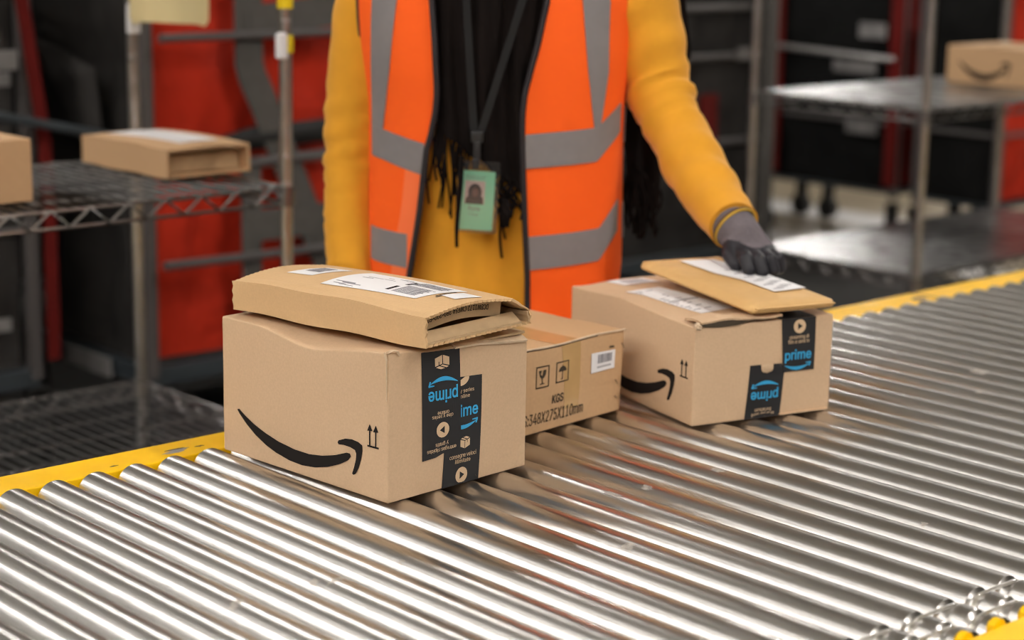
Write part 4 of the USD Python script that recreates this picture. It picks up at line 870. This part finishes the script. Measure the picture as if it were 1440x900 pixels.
for z0, z1 in ((5.9, 6.9), (3.1, 4.1)):
    P = np.array([vest_pt(np.full(6, q), np.linspace(z0, z1, 6), .05) for q in np.linspace(math.radians(82), math.radians(278), 40)])
    part(vest, 'reflective_stripe', (wl(sheet(P, .03)[0]), sheet(P, .03)[1]), reflective, smooth=50)
# scarf
HS, HZ = [-1.8, -1.22, -.58, .41, 1.32, 1.8], [6.9, 6.73, 5.95, 5.31, 4.73, 4.5]
us = np.linspace(0, 1, 46); ws = np.linspace(0, 1, 44); P = np.zeros((46, 44, 3))
for i, u in enumerate(us):
    for j, w in enumerate(ws):
        s0 = -1.75 + 3.75 * u; z = np.interp(s0, HS, HZ) * (1 - w) + 12.0 * w; z += .07 * math.sin(s0 * 9) * (1 - w)
        sl_, sr_ = np.interp(z, ZO, OL) - .25, np.interp(z, ZO, ORt) + .25; s = sl_ + (sr_ - sl_) * u if w > .0 else sl_ + (sr_ - sl_) * u
        s = s * min(1, w * 3 + .0) + s0 * (1 - min(1, w * 3)); e = min(1, min(u, 1 - u) * 6)
        fold = .10 * math.sin(s * 6.5 + .5 * math.sin(z)) + .06 * math.sin(s * 13 + z * .8) + .10 * (nz(np.array([[s * 1.5, z * .6, 2.]]), 9)[0] - .5)
        P[i, j] = (s, float(front_t(np.array(s), np.array(z), -.12)) + (.16 + fold) * e, z)
scarf = part(person, 'scarf', (wl(sheet(P, .06)[0]), sheet(P, .06)[1]), scarf_m, smooth=60, label='long black scarf hanging inside the open vest')
rf = random.Random(17); fr_ = []
def strand(s, z0, z1, r=.032, sway=.12, tt=None):
    n = 12; q = []
    a, b = rf.uniform(-1, 1), rf.uniform(0, 6)
    for k in range(n):
        w = k / (n - 1); ss = s + sway * (math.sin(b + w * 4.5) - math.sin(b)) * .8 + a * .12 * w; z = z0 + (z1 - z0) * w
        q.append((ss, (tt if tt is not None else float(front_t(np.array(ss), np.array(z), -.12)) + .16 + .06 * math.sin(b * 2 + w * 6)), z))
    return tube(q, r, 5)
for k in range(13): s = rf.uniform(-1.3, -.75); fr_.append(strand(s, np.interp(s, HS, HZ) + .1, rf.uniform(3.6, 5.3), sway=.09))
for k in range(9): s = rf.uniform(-.75, -.3); fr_.append(strand(s, np.interp(s, HS, HZ) + .1, rf.uniform(3.1, 4.9) if k < 5 else 5.0, sway=.09, tt=None))
for k in range(2): fr_.append(strand(-.42 + .05 * k, 5.7, 3.15, .045, .05, 2.72))
for k in range(26): s = rf.uniform(.55, 1.35); fr_.append(strand(s, np.interp(s, HS, HZ) + .1, rf.uniform(3.7, 4.6), sway=.22))
fr_.append(strand(.76, 4.6, 2.76, .04, .06)); fr_.append(strand(.95, 4.6, 3.3, .035, .1))
part(scarf, 'fringe', wlm(join(fr_)), scarf_m, smooth=True, kind='stuff', label='long knotted black fringe')
part(scarf, 'fringe_knot', wlm(crumple((.84, 2.3, 4.05), .24, 6, (.7, .6, 1.5))), scarf_m, smooth=True)
# scarf over the shoulder, its tail hanging behind the arm
P = np.zeros((24, 40, 3))
for i, u in enumerate(np.linspace(0, 1, 24)):
    for j, w in enumerate(np.linspace(0, 1, 40)):
        z = 11.4 * (1 - w) + (4.6 - .9 * u) * w; s = np.interp(z, [3.5, 6.8, 8.3, 10, 11.4], [4.55, 4.2, 3.9, 3.6, 3.0]) * (1 - u) + np.interp(z, [3.5, 6.0, 7.2, 8.3, 10, 11.4], [5.35, 5.5, 5.75, 6.22, 5.98, 4.6]) * u
        P[i, j] = (s, -1.5 + .14 * math.sin(s * 7 + z * .4) + .35 * w, z)
tail = part(scarf, 'scarf_tail', (wl(sheet(P, .06)[0]), sheet(P, .06)[1]), scarf_m, smooth=60, label='tail of the scarf hanging behind the arm')
tf = []
for k in range(44):
    u = rf.random(); s = 4.5 + .95 * u; tf.append(strand(s, 5.2 - .9 * u, rf.uniform(2.7, 3.9), .04, .12, -1.2 + rf.uniform(-.15, .15)))
part(scarf, 'tail_fringe', wlm(join(tf)), scarf_m, smooth=True, kind='stuff')
# body under the clothes, with head
J = {'neck': (.35, .1, 12.6, .75), 'neck2': (.3, .25, 13.6, .72), 'chest': (.4, 0, 10, 1.5), 'belly': (.5, 0, 5, 1.5), 'hip': (.5, -.1, .2, 1.6), 'shR': (-2.7, -.2, 10.4, .6), 'elR': (-3.58, -.22, 5.8, .40), 'wrR': (-3.5, 1.1, .3, .40), 'shL': (3.8, -.2, 10.2, .6), 'elL': (5.42, .75, 6.7, .40), 'wrL': (7.12, 4.45, 4.05, .38),
     'hR': (-1.0, -.1, -.8, 1.25), 'kR': (-1.0, .1, -6.2, .8), 'aR': (-1.0, -.2, -12.4, .5), 'hL': (2.0, -.1, -.8, 1.25), 'kL': (2.0, .1, -6.2, .8), 'aL': (2.0, -.2, -12.4, .5), 'sk': (.3, .0, 15.4, 1.35), 'jaw': (.3, .75, 13.75, .62), 'cheekR': (-.25, .6, 14.5, .75), 'cheekL': (.85, .6, 14.5, .75), 'nose': (.3, 1.42, 14.75, .15), 'bridge': (.3, 1.12, 15.2, .12), 'lip': (.08, 1.18, 14.12, .14), 'lip2': (.52, 1.18, 14.12, .14)}
man = hullchain(J, [('neck', 'neck2'), ('neck', 'chest'), ('chest', 'belly'), ('belly', 'hip'), ('chest', 'shR'), ('shR', 'elR'), ('elR', 'wrR'), ('chest', 'shL'), ('shL', 'elL'), ('elL', 'wrL'), ('hip', 'hR', 'hL'), ('hR', 'kR'), ('kR', 'aR'), ('hL', 'kL'), ('kL', 'aL'), ('sk', 'cheekR', 'cheekL', 'jaw'), ('nose', 'bridge'), ('lip', 'lip2')])
bd = smoothed(man, .35, 6)
body = part(person, 'body', wlm(bd), skin, smooth=True)
for s in (-.22, .82):
    part(body, 'eye', wlm((lambda m: (np.array(m.vertices) * .17 + [s, 1.24, 15.0], np.array(m.faces)))(trimesh.creation.icosphere(2))), paper, smooth=True)
    part(body, 'iris', wlm((lambda m: (np.array(m.vertices) * [.085, .04, .085] + [s, 1.39, 14.99], np.array(m.faces)))(trimesh.creation.icosphere(2))), piping, smooth=True)
    part(body, 'brow', wlm(tube([(s - .26, 1.28, 15.3), (s, 1.38, 15.38), (s + .26, 1.28, 15.32)], .05, 6)), piping, smooth=True)
# headscarf
th = np.linspace(0, 2 * math.pi, 48, endpoint=False); R_ = []
for z, r, ty, wide in [(11.6, 2.3, .2, 1.1), (12.1, 1.9, .4, 1), (12.6, 1.45, .4, 1), (13.2, 1.35, .3, 1), (13.9, 1.5, .15, 1), (14.7, 1.62, .0, 1), (15.5, 1.66, -.05, 1), (16.2, 1.5, -.1, 1), (16.7, 1.15, -.1, 1), (17.0, .6, -.1, 1)]:
    x, y = .33 + r * wide * np.sin(th), ty + r * np.cos(th)
    if 13.4 < z < 16.4: y = np.where(np.cos(th) > .45, np.minimum(y, .75), y)
    R_.append(np.stack([x, y + .05 * np.sin(th * 9 + z), np.full(48, z) + .05 * np.sin(th * 5)], 1))
part(person, 'headscarf', wlm(loft(R_, cap=True)), scarf_m, smooth=60, label='black headscarf')
# trousers and shoes
tr = to_manifold(loft([np.stack([.5 + 3.3 * np.sin(ph) * k, 2.0 * np.cos(ph) * k, np.full(72, z)], 1) for z, k in ((.3, .95), (-1, 1.0), (-2.5, 1.0), (-3.4, .93))]))
for sgn in (-1, 1): tr = tr + to_manifold(loft([np.stack([.5 + sgn * 1.62 + r * np.sin(ph), ty + r * 1.05 * np.cos(ph), np.full(72, z)], 1) for z, r, ty in ((-2.2, 1.55, 0), (-4, 1.45, 0), (-6.5, 1.15, .1), (-9, 1.05, -.1), (-12, .9, -.2), (-12.9, .88, -.2))]))
part(person, 'trousers', wlm(tr), trouser_m, smooth=50)
for sgn in (-1, 1):
    JS = {'h': (.5 + sgn * 1.62, -.6, FLOOR + .72, .62), 'm': (.5 + sgn * 1.64, .5, FLOOR + .75, .70), 't': (.5 + sgn * 1.72, 2.0, FLOOR + .52, .50), 'a': (.5 + sgn * 1.62, -.3, FLOOR + 1.5, .6)}
    sm = hullchain(JS, [('h', 'm'), ('m', 't'), ('h', 'a', 'm')]).trim_by_plane([0, 0, 1.], FLOOR + .16)
    p = part(person, 'shoe', wlm(smoothed(sm, .25, 3)), rubber, smooth=True)
# gloves
def glove(J, bones, name, label):
    v, f = smoothed(hullchain(J, bones), .06, 10); return v, f
GL = {'w0': (7.04, 4.35, 4.10, .60), 'w1': (7.30, 4.72, 3.84, .53), 'p1': (7.18, 5.05, 3.60, .36), 'p2': (7.72, 4.95, 3.62, .34),
      'k1': (7.16, 5.38, 3.52, .235), 'k2': (7.44, 5.42, 3.50, .24), 'k3': (7.72, 5.34, 3.50, .235), 'k4': (7.94, 5.15, 3.52, .21),
      'm1': (7.20, 5.86, 3.52, .20), 't1': (7.26, 6.02, 3.27, .175), 'm2': (7.52, 5.92, 3.51, .205), 't2': (7.62, 6.05, 3.25, .18), 'm3': (7.84, 5.78, 3.50, .20), 't3': (7.94, 5.84, 3.24, .175), 'm4': (8.08, 5.48, 3.48, .185), 't4': (8.16, 5.46, 3.22, .16),
      'b0': (6.98, 4.85, 3.74, .30), 'b1': (6.86, 5.25, 3.52, .23), 'b2': (6.98, 5.62, 3.33, .19)}
GB = [('w0', 'w1'), ('w1', 'p1', 'p2'), ('p1', 'p2', 'k1', 'k2'), ('p1', 'p2', 'k2', 'k3'), ('p2', 'k3', 'k4'), ('k1', 'm1'), ('m1', 't1'), ('k2', 'm2'), ('m2', 't2'), ('k3', 'm3'), ('m3', 't3'), ('k4', 'm4'), ('m4', 't4'), ('w1', 'b0'), ('b0', 'b1'), ('b1', 'b2')]
def split_glove(v, f, cut, name, label):
    """knit back and cuff, coated palm and fingers: two surfaces of one glove"""
    c = v[f].mean(1); coat = cut(c)
    p = part(person, name, wlm_open((v, f[~coat])), glove_grey, smooth=True, label=label)
    part(p, 'coating', wlm_open((v, f[coat])), glove_coat, smooth=True, label='dark coated fingers and palm')
    return p
def wlm_open(m):
    u, i = np.unique(m[1], return_inverse=True); return wl(m[0][u]), i.reshape(m[1].shape)
v, f = glove(GL, GB, '', '')
if trimesh.Trimesh(wl(v), f, process=False).volume < 0: f = f[:, ::-1]
gL = split_glove(v, f, lambda c: (c[:, 1] + .55 * (4.0 - c[:, 2]) + .25 * np.sin(c[:, 0] * 4)) > 5.34, 'glove', 'grey knit work glove on the hand that rests on the envelope')
d_ = np.array([.26, .37, -.26]); d_ /= np.linalg.norm(d_); a_ = np.cross(d_, [0, 0, 1.]); a_ /= np.linalg.norm(a_); b_ = np.cross(d_, a_)
def ringat(c, r, tr): return tube([np.array(c) + r * (math.cos(q) * a_ + math.sin(q) * b_) for q in np.linspace(0, 2 * math.pi, 36, endpoint=False)], tr, 8, closed=True)
part(gL, 'cuff_hem', wlm(ringat((7.065, 4.34, 4.10), .625, .036)), mat('mustard_cuff_hem', (.55, .33, .03), .8), smooth=True, label='mustard hem of the glove cuff')
part(gL, 'cuff_shadow_band', wlm(ringat((7.04, 4.29, 4.125), .62, .05)), mat('cuff_gap_shade_brown', (.10, .05, .02), .9), smooth=True)  # dark ring paints the shaded gap inside the sleeve end
GR = {'w0': (-3.53, .95, .7, .52), 'w1': (-3.5, 1.2, .1, .45), 'k1': (-3.15, 1.55, -1.1, .22), 'k2': (-3.4, 1.5, -1.2, .23), 'k3': (-3.65, 1.4, -1.2, .22), 'k4': (-3.88, 1.25, -1.1, .2), 'm1': (-3.1, 1.75, -1.7, .2), 't1': (-3.1, 1.7, -2.2, .17), 'm2': (-3.38, 1.75, -1.9, .2), 't2': (-3.38, 1.65, -2.4, .17), 'm3': (-3.65, 1.6, -1.85, .2), 't3': (-3.65, 1.5, -2.3, .17), 'm4': (-3.9, 1.4, -1.65, .18), 't4': (-3.9, 1.3, -2.05, .155), 'b0': (-3.1, 1.55, -.2, .27), 'b1': (-2.85, 1.85, -.75, .21), 'b2': (-2.85, 2.0, -1.25, .18)}
v, f = glove(GR, [('w0', 'w1'), ('w1', 'k1', 'k2'), ('w1', 'k2', 'k3'), ('w1', 'k3', 'k4'), ('k1', 'm1'), ('m1', 't1'), ('k2', 'm2'), ('m2', 't2'), ('k3', 'm3'), ('m3', 't3'), ('k4', 'm4'), ('m4', 't4'), ('w1', 'b0'), ('b0', 'b1'), ('b1', 'b2')], '', '')
if trimesh.Trimesh(wl(v), f, process=False).volume < 0: f = f[:, ::-1]
split_glove(v, f, lambda c: c[:, 2] < -.6, 'glove', 'grey knit work glove on the hanging hand')
# badge on its lanyard
bc_ = np.array([.035, 2.62, 4.46]); ra = math.radians(-2.9)
ba, bb = np.array([math.cos(ra), .0, math.sin(ra)]), np.array([-math.sin(ra), -.06, math.cos(ra)])
bad = thing('id_badge', 'mint green identity badge in a clear holder on a dark lanyard', 'badge', wl(bc_))
def bpart(parent, name, shape, hgt, th, m, label=None):
    v, f = decal(Frame((0, 0, 0), (1, 0, 0), (0, 1, 0)), shape, hgt, th)
    P = bc_ + v[:, :1] * ba + v[:, 1:2] * bb + v[:, 2:] * np.array([0, 1., 0])
    v2, f2 = wl(P), f
    t = trimesh.Trimesh(v2, f2, process=False)
    return part(parent, name, (v2, f2[:, ::-1] if t.volume < 0 else f2), m, smooth=False, label=label)
rr_ = lambda x0, y0, x1, y1, r: sbox(x0 + r, y0 + r, x1 - r, y1 - r).buffer(r)
hold = bpart(bad, 'holder', rr_(-.56, -.90, .60, 1.10, .07).difference(sbox(.20, .93, .36, 1.0)).difference(sbox(-.1, .93, .1, 1.0)), .03, .012, clear_plastic, 'clear plastic holder')
bpart(hold, 'holder_back', rr_(-.56, -.90, .60, 1.10, .07), -.03, .01, clear_plastic)
card = bpart(bad, 'card', rr_(-.485, -.825, .485, .825, .04), 0, .012, badge_green, 'mint green card')
ph_ = bpart(card, 'portrait', sbox(-.34, -.10, .22, .55), .013, .003, photo_pink, 'small portrait photo')
hood = unary_union([Polygon([(-.06 + .19 * math.cos(t), .23 + .24 * math.sin(t)) for t in np.linspace(0, 6.28, 30)]), poly((-.32, -.10), (.19, -.10), (.17, .08), (.08, .16), (-.2, .16), (-.30, .06))])
bpart(card, 'portrait_figure', hood, .017, .003, photo_dark); bpart(card, 'portrait_face', Polygon([(-.05 + .09 * math.cos(t), .22 + .13 * math.sin(t)) for t in np.linspace(0, 6.28, 24)]), .021, .003, photo_face)
bpart(card, 'card_print', unary_union([text_at('Outbound', -.06, .60, .10, .52), text_at('Ryra', -.06, -.28, .12, .32, bold=True), text_at('Picker', -.06, -.43, .08, .28)]), .013, .003, ink_soft, 'dark green-grey lettering')
def lan(p0, p1, p2):
    q = np.array([p2, p1, p0], float); from_ = np.linspace(0, 1, 24); q = np.stack([np.interp(from_, [0, .12, 1], q[:, k]) for k in range(3)], 1)
    q[:, 1] = np.maximum(q[:, 1], front_t(q[:, 0], np.minimum(q[:, 2], 11.9), -.12) + .30)
    t = np.gradient(q, axis=0); t /= np.linalg.norm(t, axis=1, keepdims=True); sd = np.cross(t, [0, 1, 0]); sd /= np.linalg.norm(sd, axis=1, keepdims=True)
    return sheet(np.stack([q + sd * .105 * k for k in (-1, -.3, .3, 1)], 1), .035)
for a, b in (((-.06, 2.45, 6.25), (-.32, 2.45, 9.97)), ((.10, 2.45, 6.25), (1.22, 2.4, 9.97))):
    a, b = np.array(a), np.array(b); c = b + (b - a) * .62; m = lan(a, a + (b - a) * .15, c); part(bad, 'lanyard_strap', wlm(m), lanyard_m, smooth=60)
part(bad, 'lanyard_crimp', wlm(bx(-.14, .20, 2.36, 2.56, 6.05, 6.38, .05)), black_plastic)
part(bad, 'badge_clip', wlm(join([bx(-.07, .13, 2.5, 2.62, 5.55, 6.1, .04), bx(-.10, .10, 2.62, 2.70, 5.35, 5.62, .03)])), black_plastic)
